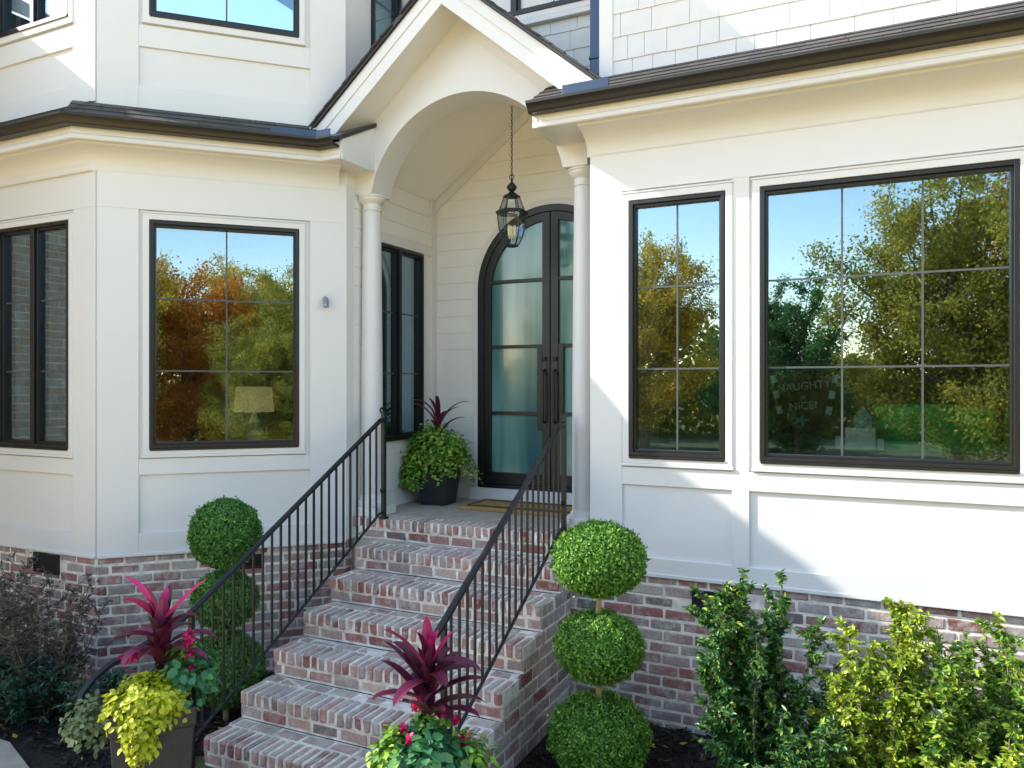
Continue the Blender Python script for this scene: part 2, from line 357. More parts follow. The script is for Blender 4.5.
# ================================================================== BRICKWORK
def brick_rnd(): return random.random()
def bricks(F, s0, s1, z0, z1, course=.078, length=.213, holes=(), gap=.014, parent=None, name='brick_foundation', clip=None, th=.03):
    mb = MB(); mb.cm = 1
    if clip is None: mb.fbox(F, s0+.002, s1-.002, z0, z1, -th-.06, -.004, .5)
    mb.cm = 0
    nc = int(math.ceil((z1-z0)/course)); 
    for i in range(nc):
        zt = z1-i*course; zb = zt-course+gap
        if zb < z0-.04: break
        x = s0-(length/2 if i%2 else 0)-random.uniform(0,.03)
        while x < s1:
            L = length*random.uniform(.93,1.05)
            a = max(x, s0+.001); b_ = min(x+L-gap, s1-.001); x += L
            if b_-a < .025: continue
            if any(h[0]-.02 < (a+b_)/2 < h[1]+.02 and h[2] < (zt+zb)/2 < h[3] for h in holes): continue
            aa, bb = a, b_
            for h in holes:
                if h[2] < (zt+zb)/2 < h[3]:
                    if aa < h[0] < bb: bb = h[0]-.005
                    if aa < h[1] < bb: aa = h[1]+.005
            if bb-aa < .02: continue
            if clip:
                r_ = clip(aa, bb, zt)
                if r_ is None: continue
                aa, bb = r_
            mb.cbox(F, aa, bb, zb, zt, -th, random.uniform(-.002,.004), c=.006, rnd=brick_rnd(), jit=.002)
    return mb.build(name, ['brick','mortar'], parent)
house = thing('house', (0,0,0), 'white panelled two storey house with painted brick foundation, bay front and arched porch entry', 'house')
VR = (-1.143,-.80,.84,.985)        # right foundation vent (u=X)
VL = (-6.14,-5.83,.875,1.03)
VD = (.98,1.2,.885,1.0)
fo = bricks(FW, -2.06, 4.2, 0, 1.06, holes=[VR], parent=house)
bricks(FD, 0, 1.87, 0, 1.06, holes=[VD], parent=house)
bricks(FL, -6.88, -5.388, 0, 1.06, holes=[VL], parent=house)
bricks(FE, 0, .9, 0, 1.06, parent=house)
bricks(Fr((-4.066,0,0),(0,1,0),(0,0,1),(1,0,0)), 5.24, 5.36, 0, 1.06, parent=house)
def vent(F, r, nm='foundation_vent'):
    a, b, c_, d = r; mb = MB()
    mb.ring(F, [(a,c_),(b,c_),(b,d),(a,d)], [(a+.012,c_+.012),(b-.012,c_+.012),(b-.012,d-.012),(a+.012,d-.012)], -.02, .014)
    v = mb.build(nm, 'vent_dark', house)
    mb = MB(); mb.fbox(F, a+.01, b-.01, c_+.01, d-.01, -.02, -.001); k = 6
    for i in range(k):
        z = c_+.016+(d-c_-.032)*i/k; mb.fbox(F, a+.011, b-.011, z, z+.007, -.002, .009)
    mb.build('louvre', 'vent_dark', v)
vent(FW, VR); vent(FL, VL); vent(FD, VD)
# ------------------------------------------------------------------ stairs
XL, XR, NY, RUN, RISE = -3.80, -2.02, 5.31, .306, .18
LZ = 7*RISE
stair = thing('brick_staircase', (0,0,0), 'seven step brick staircase with rowlock nosings climbing to the front porch', 'stairs')
for i in range(7):
    zt = LZ-RISE*i; y0 = NY-RUN*i; mb = MB()
    yb = y0+RUN+.02 if i else y0+.26
    xl0 = XL if i else XL-.25
    mb.cm = 1; mb.box(xl0+.007, XR-.007, y0+.018, yb, zt-RISE, zt-.007, .5); mb.box(xl0+.0085, XR-.0085, y0+.009, y0+.2, zt-.084, zt-.009, .5); mb.cm = 0
    xl = XL if i else XL-.25
    xr = XR
    # nosing rowlocks
    n = int(round((xr-xl)/.0665)); wd = (xr-xl)/n
    for k in range(n):
        mb.cbox(W0, xl+k*wd+.003, xl+(k+1)*wd-.007, zt-.088, zt+random.uniform(-.004,.003), -(y0+.205), -(y0+random.uniform(-.005,.005)), c=.011, rnd=brick_rnd(), jit=.0035)
    # back tread row
    if i:
        x = xl-random.uniform(0,.1)
        while x < xr:
            L = .205*random.uniform(.95,1.05); a = max(x, xl+.032); b_ = min(x+L-.011, xr-.032); x += L
            if b_-a > .03: mb.cbox(W0, a, b_, zt-.06, zt-.004+random.uniform(-.003,.002), -(y0+RUN+.012), -(y0+.218), c=.009, rnd=brick_rnd(), jit=.003)
    # riser stretchers
    x = xl-random.uniform(0,.15)
    while x < xr:
        L = .213*random.uniform(.94,1.04); a = max(x, xl+.012); b_ = min(x+L-.012, xr-.004); x += L
        if b_-a > .03: mb.cbox(W0, a, b_, zt-RISE+.008, zt-.098, -(y0+.12), -(y0+.014+random.uniform(-.003,.003)), c=.010, rnd=brick_rnd(), jit=.003)
    mb.build('step', ['brick_step','mortar'], stair)
FS = Fr((XR, 0, 0), (0,1,0), (0,0,1), (1,0,0))
def sclip(a, b, zt):
    k = round((LZ-zt)/.09)
    i = k//2; ym = NY-RUN*i+(.216 if k%2 == 0 else .014)
    a = max(a, ym); return (a, b) if b-a > .03 else None
mb = MB(); mb.cm = 1
prof = [(3.52,0),(5.42,0),(5.42,LZ-.1)]
for i in range(1, 7): prof += [(NY-RUN*(i-1)+.04, LZ-RISE*(i-1)-.1 if i == 1 else LZ-RISE*(i-1)-.1), (NY-RUN*(i-1)+.04, LZ-RISE*i-.1)]
prof.append((3.52, LZ-RISE*6-.1))
mb.prism(FS, prof, -.08, -.005, .5); mb.build('side_wall_core', ['mortar','mortar'], stair)
mb = MB(); mb.cm = 1; mb.prism(Fr((XL,0,0),(0,1,0),(0,0,1),(-1,0,0)), prof, -.08, -.005, .5); mb.build('side_wall_core', ['mortar','mortar'], stair)
bricks(FS, 3.40, 5.235, 0, LZ-.09, course=.09, clip=sclip, parent=stair, name='side_brickwork', th=.03, gap=.012)
bricks(Fr((XL,0,0),(0,1,0),(0,0,1),(-1,0,0)), 3.40, 5.235, 0, LZ-.09, course=.09, clip=sclip, parent=stair, name='side_brickwork', th=.03, gap=.012)
mb = MB(); mb.box(-4.06, -1.87, NY+.21, 6.70, LZ-.12, LZ-.006); mb.box(-4.06,-1.9,5.33,5.5,0,LZ-.13)
mb.build('porch_floor', 'concrete', stair)
# ================================================================== HOUSE WALLS
WZ0, WZ1 = 1.875, 3.66                 # window opening
SK, FZ = 1.06, 4.005                   # skirt bottom, frieze line
WW = [(-1.578,-.918,WZ0,WZ1), (-.697,.727,WZ0,WZ1), (1.05,1.71,WZ0,WZ1)]
mb = MB(); grid_wall(mb, FW, -1.867, 4.2, SK, 4.3, WW, .16); mb.build('wing_wall', 'white_paint', house)
BD = [(.366,1.49,WZ0,WZ1)]; UD = [(.366,1.49,5.25,6.75)]
mb = MB(); grid_wall(mb, FD, 0, 1.87, SK, 7.55, BD+UD, .16); mb.build('bay_wall', 'white_paint', house)
BL = [(-6.585,-5.683,WZ0,WZ1)]; UL = [(-6.585,-5.683,5.25,6.75)]
mb = MB(); grid_wall(mb, FL, -6.88, -5.388, SK, 7.55, BL+UL, .16); mb.build('bay_wall', 'white_paint', house)
mb = MB(); grid_wall(mb, FE, 0, .9, SK, 7.55, [], .16); mb.build('bay_wall', 'white_paint', house)
# porch left wall with window, porch back wall and right reveal, in shiplap boards
PW = [(5.62,6.44,WZ0,WZ1)]
def siding(F, u0, u1, z0, z1, holes, exp=.166, name='shiplap_wall', top=None, ends=True):
    mb = MB(); z = z0
    while z < z1:
        zt = min(z+exp, z1); segs = [(u0,u1)]
        cuts = sorted({z, zt, *[q for h in holes for q in (h[2],h[3]) if z < q < zt]})
        for a, b in zip(cuts, cuts[1:]):
            sg = [(u0,u1)]
            for h in holes:
                if h[2] < (a+b)/2 < h[3]:
                    sg = [x for s_ in sg for x in ((s_[0],h[0]),(h[1],s_[1])) if x[1]-x[0] > .01]
            for x0, x1 in sg: mb.fbox(F, x0, x1, a, b-(.007 if b == zt else 0), -.02, 0)
        # occasional butt joints
        z += exp
    mb.cm = 0; grid_wall(mb, lambda u,v,n=0: F(u,v,n-.008), u0+.001, u1-.001, z0, z1, holes, .1)
    return mb.build(name, 'white_siding', house)
siding(FP, 5.24, 6.70, LZ-.02, 4.55, PW)
siding(FB, -4.066, -1.867, LZ-.02, 5.1, [])
siding(Fr((-1.867,0,0),(0,-1,0),(0,0,1),(-1,0,0)), -6.70, -5.22, LZ-.02, 4.5, [])
# ---- raised boards: stiles, rails, skirt, window casings
def boards(F, rects, parent, name='trim_boards', n1=.02):
    mb = MB()
    for i, r in enumerate(rects): mb.fbox(F, r[0], r[1], r[2], r[3], -.005, n1+(r[4] if len(r) > 4 else 0))
    return mb.build(name, 'white_paint', parent, bevel=.003)
z1b = FZ+.06
def bay_boards(F, a, pa, pb, b, upper=True, ends=(0,0)):
    R = [(a,pa,SK+.006,3.735),(pb,b,SK+.006,3.735),(a,b,3.735,z1b),(pa,pb,1.675,1.80,-.001),(pa,pb,SK+.006,1.225,-.001)]
    R += [(a-.001,b+.001,SK-.012,SK+.012,.010)]
    if upper: R += [(a,pa,4.35,7.55),(pb,b,4.35,7.55),(pa,pb,5.0,5.17,-.001),(pa,pb,4.35,4.70,-.001),(pa,pb,6.85,7.55,-.001)]
    boards(F, R, house)
bay_boards(FD, .003, .29, 1.578, 1.87)
bay_boards(FL, -6.88, -6.63, -5.64, -5.388)
R = [(-1.867,-1.629,SK+.006,3.735),(-.873,-.765,SK+.006,3.735),(.79,.96,SK+.006,3.735),(1.80,2.0,SK+.006,3.735),
     (-1.867,4.2,3.735,z1b),(-1.629,4.2,1.675,1.80,-.001),(-1.629,4.2,SK+.006,1.177,-.001),(-1.867,4.2,SK-.012,SK+.012,.010)]
boards(FW, R, house)
# porch corner board + ledge under sill
boards(FP, [(5.225,5.33,SK+.01,z1b),(6.60,6.699,LZ,4.3),(5.62,6.6,3.665,3.76,.004),(5.55,5.615,1.78,3.76,.003),(6.445,6.51,1.78,3.76,.003)], house)
# ---- windows: frame, casing, pane, muntins
def window(F, a, b, z0, z1, cols, rows, sashes=1, upper=False, fw=.030, casing=True, sub='window'):
    mb = MB(); o = [(a,z0),(b,z0),(b,z1),(a,z1)]; g_ = .004
    def ins(r, d): return [(r[0][0]+d,r[0][1]+d),(r[1][0]-d,r[1][1]+d),(r[2][0]-d,r[2][1]-d),(r[3][0]+d,r[3][1]-d)]
    mb.ring(F, ins(o, g_), ins(o, fw), -.11, .030)
    mb.fbox(F, a+.004, b-.004, z0-.014, z0+.004, -.05, .040)
    sw = (b-a)/sashes
    if sashes > 1:
        for k in range(1, sashes): mb.fbox(F, a+sw*k-.022, a+sw*k+.022, z0+fw*.9, z1-fw*.9, -.10, .0285)
    for k in range(sashes):
        q = [(a+sw*k+fw*.8, z0+fw*.95),(a+sw*(k+1)-fw*.8,z0+fw*.95),(a+sw*(k+1)-fw*.8,z1-fw*.95),(a+sw*k+fw*.8,z1-fw*.95)]
        mb.ring(F, q, ins(q, .020), -.07, .008)
    W = mb.build('window', 'black_frame', house, bevel=.003)
    mb = MB(); inner = .028+.014
    for k in range(sashes): mb.fbox(F, a+sw*k+inner, a+sw*(k+1)-inner, z0+inner, z1-inner, -.03, -.022)
    p = mb.build('pane', 'glass', W)
    mb = MB()
    for k in range(sashes):
        x0, x1 = a+sw*k+inner, a+sw*(k+1)-inner
        for c_ in range(1, cols): x = x0+(x1-x0)*c_/cols; mb.fbox(F, x-.006, x+.006, z0+inner, z1-inner, -.05, -.0195)
        for r in range(1, rows): z = z0+inner+(z1-z0-2*inner)*r/rows; mb.fbox(F, x0, x1, z-.006, z+.006, -.0505, -.019)
    mb.build('muntin', 'grille_grey', W)
    if casing:
        mb = MB(); c = .048
        mb.ring(F, ins(o, -c), ins(o, -.001), -.004, .030)
        mb.fbox(F, a-c-.006, b+c+.006, z0-c-.02, z0-c, -.004, .036)
        mb.fbox(F, a-c-.006, b+c+.006, z1+c, z1+c+.014, -.004, .036)
        mb.build('casing', 'white_paint', W, bevel=.004)
    return W
window(FW, *WW[0], 2, 3); window(FW, *WW[1], 3, 3); window(FW, *WW[2], 2, 3)
window(FD, *BD[0], 2, 3); window(FD, *UD[0], 2, 3)
window(FL, *BL[0], 1, 3, sashes=2); window(FL, *UL[0], 1, 3, sashes=2)
window(FP, *PW[0], 1, 3, sashes=2, casing=False)
# ================================================================== EAVES (swept profiles)
def sweep(mb, path, prof, rnd=0, caps=True):
    P = [Vector((*p, 0)) for p in path]; k = len(prof); vs = []
    nr = []
    for a, b in zip(P, P[1:]): d = (b-a).normalized(); nr.append(Vector((d.y, -d.x, 0)))
    for i, p in enumerate(P):
        if i == 0: m_ = nr[0]
        elif i == len(P)-1: m_ = nr[-1]
        else: m_ = (nr[i-1]+nr[i]); m_ = m_/ (1+nr[i-1].dot(nr[i]))
        for n, z in prof: q = p+m_*n; vs.append((q.x, q.y, z))
    fs = [(i*k+j, i*k+(j+1)%k, (i+1)*k+(j+1)%k, (i+1)*k+j) for i in range(len(P)-1) for j in range(k)]
    if caps: fs += [tuple(range(k)), tuple((len(P)-1)*k+j for j in range(k))]
    mb.add(vs, fs, rnd)
PL = [(-7.25,3.68),(-5.320,3.68),(-4.07,4.93),(-3.87,4.93)]
PR = [(-2.20,4.95),(4.2,4.95)]
def eave(path, cpath, w, nm):
    z = 4.18
    mb = MB()
    cove = [(-w+.03+ (w-.07)*(1-math.cos(a*math.pi/2/7)), FZ+.015+(z-FZ-.03)*math.sin(a*math.pi/2/7)) for a in range(8)]
    sweep(mb, cpath, [(-w-.03, FZ), (-w+.024, FZ), (-w+.03, FZ+.012)]+cove+[(-.035, z+.001),(-w-.03,z+.02)])
    prof = [(-w-.22, z), (.0, z), (.012, z-.003), (.02, z+.004), (.022, z+.03), (.012, z+.04), (.02, z+.075), (.0, z+.14), (-w-.22, z+.14)]
    sweep(mb, path, prof); mb.build('cornice', 'white_paint', house, smooth=True)
    mb = MB()
    gz = 4.262
    sweep(mb, path, [(.021,gz),(.09,gz),(.100,gz+.008),(.106,gz+.022),(.128,gz+.042),(.138,gz+.052),(.140,gz+.070),(.130,gz+.070),(.126,gz+.056),(.09,gz+.02),(.021,gz+.02)])
    mb.build('gutter', 'bronze_gutter', house, smooth=True)
eave(PL, [(-7.25,3.68),(-5.320,3.68),(-3.955,5.045)], .22, 'bay'); eave(PR, [(-1.885,4.95),(4.2,4.95)], .27, 'wing')
# eave end returns beside the arch
for x, n in ((-3.87, 1), (-2.18, -1)):
    F = Fr((x,0,0),(0,1,0),(0,0,1),(n,0,0)); mb = MB()
    mb.prism(F, [(4.93,4.1775),(5.372,4.1775),(5.372,4.56),(4.93,4.335)], -.02, .012)
    mb.build('eave_return', 'white_paint', house, bevel=.003)
    mb = MB(); mb.prism(F, [(4.90,4.325),(5.37,4.56),(5.37,4.595),(4.90,4.36)], -.24, .03); mb.build('drip_edge', 'bronze_gutter', house)
# eave roofs: decks and shingles
def shingles(F, poly_in, u0, u1, v0, v1, exp, wmin, wmax, th, name, mt, clip=None, tilt=.008, parent=None):
    mb = MB(); v = v0; row = 0
    while v < v1:
        x = u0-random.uniform(0, wmax)
        while x < u1:
            wd = random.uniform(wmin, wmax); a = max(x, u0); b = min(x+wd-.003, u1); x += wd
            if b-a < .02: continue
            if clip:
                r = clip(a, b, v)
                if r is None: continue
                a, b = r
            vv = v+random.uniform(-.002,.002); t_ = min(v+exp*1.15, v1+.02)
            vs = [F(a,vv,.002),F(b,vv,.002),F(b,t_,.0),F(a,t_,.0),F(a,vv,th+tilt),F(b,vv,th+tilt),F(b,t_,th),F(a,t_,th)]
            mb.add(vs, [(0,3,2,1),(4,5,6,7),(0,1,5,4),(1,2,6,5),(2,3,7,6),(3,0,4,7)], random.random())
        v += exp; row += 1
    return mb.build(name, mt, parent or house)
SL = .64
def slopeframe(p, d, up):   # p edge point, d along, up outward-reverse horizontal
    U = Vector((*d,0)).normalized(); Hh = Vector((*up,0)).normalized(); V = (Hh+Vector((0,0,SL))).normalized()
    N = U.cross(V); N = N if N.z > 0 else -N
    return Fr(p, U, V, N)
ZR = 4.325
def roofdeck(pts, name='eave_roof'):
    mb = MB(); mb.add([(*p,) for p in pts]+[(p[0],p[1],p[2]-.06) for p in pts], [tuple(range(len(pts))), tuple(range(2*len(pts)-1,len(pts)-1,-1))]); return mb.build(name, 'asphalt', house)
def zr(d): return ZR+SL*d
# right wing
roofdeck([(-2.19,4.85,ZR),(4.2,4.85,ZR),(4.2,5.3,zr(.45)),(-2.19,5.3,zr(.45))])
F = slopeframe((0,4.86,ZR+.004),(1,0),(0,1)); shingles(F, None, -2.2, 4.2, 0, .44, .115, .12, .3, .008, 'roof_shingles', 'asphalt')
# bay: left strip, angled strip
c0 = (-5.27,3.58); c1 = (-4.11,4.83)
roofdeck([(-7.3,3.58,ZR),(-5.28,3.58,ZR),(-5.43,3.95,zr(.37)),(-7.3,3.95,zr(.37))])
roofdeck([(-5.28,3.58,ZR),(-4.03,4.83,ZR),(-4.10,5.22,zr(.30)),(-5.43,3.95,zr(.37))])
F = slopeframe((-5.28,3.585,ZR+.004),(1,1),(-1,1)); shingles(F, None, 0, 1.77, 0, .32, .115, .12, .3, .008, 'roof_shingles', 'asphalt', clip=lambda a,b,v: (max(a,-v*.35), min(b,1.77-v*.2)))
F = slopeframe((-7.3,3.585,ZR+.004),(1,0),(0,1)); shingles(F, None, 0, 2.02, 0, .35, .115, .12, .3, .008, 'roof_shingles', 'asphalt', clip=lambda a,b,v: (a, min(b,2.02-v*.36)) if a < 2.0-v*.36 else None)
# splash guards on the gutter corners
mb = MB(); 
F = Fr((-4.07+.13*.4,4.93-.13,4.33),(1,1,0),(0,0,1),(.7071,-.7071,0)); mb.fbox(F, -.34, 0, 0, .055, -.012, -.004)
F2 = Fr((-4.02,4.80,4.33),(1,0,0),(0,0,1),(0,-1,0)); mb.fbox(F2, 0.0, .14, 0, .055, -.012, -.004)
mb.build('splash_guard', 'flashing', house)
mb = MB(); mb.fbox(W0, -1.93, -1.60, 4.33, 4.395, -4.83, -4.815); mb.build('splash_guard', 'flashing', house, bevel=.003)
# ================================================================== GABLE AND ARCH
GX, GZ, GS = -3.02, 5.29, .84       # ridge x, underside z at the rake, slope
ARZ, ARR, SPZ = 3.825, .894, 4.01
x_l, x_r = -3.915, -2.13
def gz(x, off=0): return GZ-GS*abs(x-GX)+off
pts = [(-4.09,SPZ),(GX-math.sqrt(ARR**2-(SPZ-ARZ)**2)-.0,SPZ)]
a0 = math.asin((SPZ-ARZ)/ARR)
for k in range(1, 48): th = math.pi-a0-(math.pi-2*a0)*k/48; pts.append((GX+ARR*math.cos(th), ARZ+ARR*math.sin(th)))
pts += [(GX+math.cos(a0)*ARR,SPZ),(-1.95,SPZ),(-1.95,gz(-1.95,.08)),(GX,GZ+.08),(-4.09,gz(-4.09,.08))]
mb = MB(); mb.prism(W0, pts, -5.65, -5.37); mb.build('arch_wall', 'white_paint', house)
mb = MB(); mb.prism(W0, [(GX+.12,gz(GX+.12,-.07)),(GX+1.08,gz(GX+1.08,-.07)),(GX+1.08,gz(GX+1.08,-.085)),(GX+.12,gz(GX+.12,-.085))], -5.372, -5.362); mb.build('gable_bead', 'white_paint', house)
YF = 5.06; e0, e1 = 1.32, 1.26
mb = MB()     # rake boards
mb.prism(W0, [(GX,GZ),(GX+e1,gz(GX+e1)),(GX+e1,gz(GX+e1,.235)),(GX,GZ+.235),(GX-e0,gz(GX-e0,.235)),(GX-e0,gz(GX-e0))], -(YF+.03), -YF)
mb.prism(W0, [(GX,GZ+.13),(GX+e1,gz(GX+e1,.13)),(GX+e1,gz(GX+e1,.236)),(GX,GZ+.236),(GX-e0,gz(GX-e0,.236)),(GX-e0,gz(GX-e0,.13))], -(YF-.001), -(YF-.010))
mb.build('rake_board', 'white_paint', house, bevel=.003)
mb = MB()     # soffit/roof slab
mb.prism(W0, [(GX,GZ+.03),(GX+e1,gz(GX+e1,.03)),(GX+e1,gz(GX+e1,.24)),(GX,GZ+.24),(GX-e0,gz(GX-e0,.24)),(GX-e0,gz(GX-e0,.03))], -6.2, -(YF+.028)); mb.build('gable_roof', 'white_paint', house)
mb = MB(); mb.prism(W0, [(GX,GZ+.24),(GX+e1+.02,gz(GX+e1+.02,.24)),(GX+e1+.02,gz(GX+e1+.02,.262)),(GX,GZ+.262),(GX-e0-.02,gz(GX-e0-.02,.262)),(GX-e0-.02,gz(GX-e0-.02,.24))], -6.2, -(YF-.035)); mb.build('drip_edge', 'bronze_gutter', house)
for sgn in (-1,1):
    U = Vector((0,1,0)); e = e0 if sgn < 0 else e1; P = Vector((GX+sgn*(e+.035), YF-.05, gz(GX+sgn*(e+.035), .264)))
    V = Vector((-sgn,0,GS)).normalized(); N = U.cross(V); N = N if N.z > 0 else -N
    shingles(Fr(P,U,V,N), None, 0, 1.15, 0, (e+.035)*math.hypot(1,GS), .12, .13, .3, .010, 'roof_shingles', 'asphalt')
# vaulted porch ceiling and its rake trim on the back wall
CZ, CS = 5.03, .765
mb = MB(); mb.prism(W0, [(GX,CZ),(-1.87,CZ-CS*(GX+0+1.87)*-1 if False else CZ-CS*1.15),(-1.87,CZ-CS*1.15+.04),(GX,CZ+.04),(-4.066,CZ-CS*1.046+.04),(-4.066,CZ-CS*1.046)], -6.70, -5.65); mb.build('porch_ceiling', 'white_siding', house)
mb = MB()
for sgn, e in ((-1,1.046),(1,1.15)):
    mb.prism(W0, [(GX,CZ-.002),(GX+sgn*e,CZ-CS*e-.002),(GX+sgn*e,CZ-CS*e-.11),(GX,CZ-.11)], -6.71, -6.675)
mb.build('ceiling_trim', 'white_paint', house, bevel=.003)
# columns
def column(x, y):
    z0 = LZ-.004; zt = SPZ
    mb = MB(); pr = []
    for k in range(13): q = k/12; pr.append((.093-.016*max(0,(q-.3)/.7)**1.4, z0+.17+(zt-.13-z0-.17)*q))
    mb.lathe(x, y, pr, 40); sh = mb.build('column', 'white_paint', house, smooth=True)
    mb = MB(); mb.box(x-.15,x+.15,y-.15,y+.15,z0,z0+.075); mb.build('plinth', 'white_paint', sh, bevel=.004)
    mb = MB(); mb.lathe(x, y, [(.13,z0+.075),(.138,z0+.09),(.138,z0+.11),(.125,z0+.125),(.108,z0+.13),(.108,z0+.145),(.098,z0+.155),(.092,z0+.172)], 40); mb.build('base_moulding', 'white_paint', sh, smooth=True)
    mb = MB(); mb.lathe(x, y, [(.077,zt-.135),(.085,zt-.13),(.085,zt-.12),(.078,zt-.115),(.078,zt-.075),(.09,zt-.065),(.112,zt-.045),(.118,zt-.03),(.118,zt-.022),(.126,zt-.018),(.126,zt-.001)], 40); mb.build('capital', 'white_paint', sh, smooth=True)
column(-3.975, 5.49); column(-2.02, 5.50)
# ================================================================== UPPER STOREY
def upclip(a, b, v):
    zz = v; lim = max(gz(a,.2), gz(b,.2)) if (-4.3 < a < -1.7) else 0
    return None if zz < lim-.1 and a > -4.35 and a < -1.78 and zz < lim-.12 else (a, b)
mb = MB()
mb.prism(W0, [(-4.066,5.0),(GX,5.40),(-1.75,4.45),(-1.75,7.7),(-4.066,7.7)], -6.2, -6.12); mb.build('upper_wall', 'white_paint', house)
shingles(Fr((0,6.115,0),(1,0,0),(0,0,1),(0,-1,0)), None, -4.06, -1.76, 4.40, 7.2, .165, .11, .27, .010, 'shingle_siding', 'shingle_white', clip=lambda a,b,v: None if (v < max(gz(a,.12),gz(b,.12)) or (b > -3.66 and a < -2.11 and v > 5.45)) else (a,b))
mb = MB(); mb.box(-1.79, 4.2, 5.235, 5.4, 4.5, 7.7); mb.build('upper_wall', 'white_paint', house)
mb = MB(); mb.box(-1.79,-1.782, 5.4, 6.2, 4.5, 7.7); mb.build('upper_wall', 'white_paint', house)
shingles(Fr((0,5.228,0),(1,0,0),(0,0,1),(0,-1,0)), None, -1.70, 4.2, 4.50, 7.2, .165, .11, .27, .010, 'shingle_siding', 'shingle_white')
boards(Fr((0,5.228,0),(1,0,0),(0,0,1),(0,-1,0)), [(-1.80,-1.70,4.45,7.2)], house, n1=.026)
# downspout in the inner corner
mb = MB(); mb.box(-1.885,-1.803,5.24,5.31,4.60,7.6); mb.box(-1.892,-1.802,5.232,5.318,4.72,4.745); mb.build('downspout', 'flashing', house, bevel=.008)
# upper middle window and its sill
FU = Fr((0,6.10,0),(1,0,0),(0,0,1),(0,-1,0))
window(FU, -3.6, -2.17, 5.62, 6.9, 2, 2, sashes=2)
boards(FU, [(-3.75,-2.0,5.50,5.545,.03)], house)
# small bay-side return wall at the upper floor with its window
FUP = Fr((-4.066,0,0),(0,1,0),(0,0,1),(1,0,0))
mb = MB(); grid_wall(mb, FUP, 5.24, 6.2, 4.3, 7.6, [(5.60,6.05,4.98,6.7)], .12); mb.build('upper_wall', 'white_paint', house)
window(FUP, 5.60, 6.05, 4.98, 6.7, 1, 2, casing=False)
# upper bay cornice + roofs (throw the shadows across the wing)
mb = MB(); sweep(mb, [(-7.3,3.60),(-5.29,3.60),(-3.86,5.03),(-3.86,5.2),(-3.9,6.2)], [(-.36,7.5),(0,7.5),(.02,7.52),(.02,7.62),(-.36,7.62)]); mb.build('upper_cornice', 'white_paint', house)
mb = MB(); mb.add([(-7.4,3.5,7.62),(-5.2,3.5,7.62),(-3.76,4.94,7.62),(-3.76,9,7.62),(-7.4,9,7.62),(-5.9,7,9.0)], [(0,1,5),(1,2,5),(2,3,5),(3,4,5),(4,0,5)]); mb.build('upper_roof', 'asphalt', house)
mb = MB(); mb.add([(-3.9,5.0,7.7),(4.5,5.0,7.7),(4.5,9,9.7),(-3.9,9,9.7)], [(0,1,2,3)]); mb.add([(-3.9,5.8,7.65),(-1.7,5.8,7.65),(-1.7,4.95,7.65),(4.5,4.95,7.65),(4.5,5.3,7.65),(-3.9,6.3,7.65)],[(0,1,2,3,4,5)]); mb.build('upper_roof', 'asphalt', house)
# ================================================================== BROWN BRICK WING (left, beyond the frame)
wing = thing('garage_wing', (0,0,0), 'brown brick wing of the house, seen mirrored in the far left bay window', 'building')
FG = Fr((-7.25,0,0),(0,1,0),(0,0,1),(1,0,0))
mb = MB(); mb.cm = 1; mb.box(-13,-7.258,2.2,5.4,0,5.57,.5); mb.box(-13,-7.259,1.1,2.199,0,4.65,.5); mb.cm = 0
zt = 5.55; i = 0
while zt > .05:
    y0_ = 1.1 if zt < 4.64 else 2.2; x = y0_-(.1 if i%2 else 0)
    while x < 4.2:
        L = .215*random.uniform(.95,1.04); a = max(x,y0_); b = min(x+L-.011, 4.2); x += L
        if b-a > .03: mb.cbox(FG, a, b, zt-.067, zt, -.03, random.uniform(-.002,.003), c=.005, rnd=.3+.7*random.random())
    zt -= .078; i += 1
mb.build('brick_wall', ['brick_tan','mortar'], wing)
mb = MB(); mb.add([(-6.93,2.1,5.69),(-6.93,4.4,5.69),(-10,4.4,7.4),(-10,2.1,7.4),(-13.3,2.1,5.69),(-13.3,4.4,5.69)], [(0,1,2,3),(3,2,5,4)]); mb.box(-7.25,-6.93,2.1,4.4,5.55,5.67); mb.build('roof', 'asphalt', wing)
mb = MB(); mb.add([(-6.93,.8,4.75),(-6.93,2.1,4.75),(-9,2.1,5.55),(-9,.8,5.55),(-13.3,.8,4.75),(-13.3,2.1,4.75)], [(0,1,2,3),(3,2,5,4)]); mb.box(-7.25,-6.93,.8,2.1,4.62,4.73); mb.build('roof', 'asphalt', wing)  # unseen front end of the wing, kept low so sun reaches the hollies
# ================================================================== DOOR
DX0, DX1, DZ0, DZT = -3.554, -2.02, 1.38, 4.075
DCX = (DX0+DX1)/2; DR = (DX1-DX0)/2; DSP = DZT-DR
FDR = Fr((0,6.68,0),(1,0,0),(0,0,1),(0,-1,0))
def arch(cx, r, zs, zb, k=28): return [(cx-r,zb)]+[(cx+r*math.cos(math.pi-math.pi*i/k), zs+r*math.sin(math.pi*i/k)) for i in range(k+1)]+[(cx+r,zb)]
mb = MB(); mb.ring(FDR, arch(DCX,DR,DSP,DZ0), arch(DCX,DR-.065,DSP,DZ0), -.05, .035, closed=False)
mb.fbox(FDR, DX0+.01, DX1-.01, DZ0-.004, DZ0+.03, -.05, .034)
door = mb.build('front_door', 'black_frame', house, bevel=.004)
mb = MB(); mb.ring(FDR, arch(DCX,DR+.05,DSP,DZ0-.01), arch(DCX,DR+.001,DSP,DZ0-.01), -.03, .03, closed=False); mb.fbox(FDR, DX0-.09, DX1+.09, LZ-.005, DZ0-.006, -.05, .045); mb.build('casing', 'white_paint', door, bevel=.003)
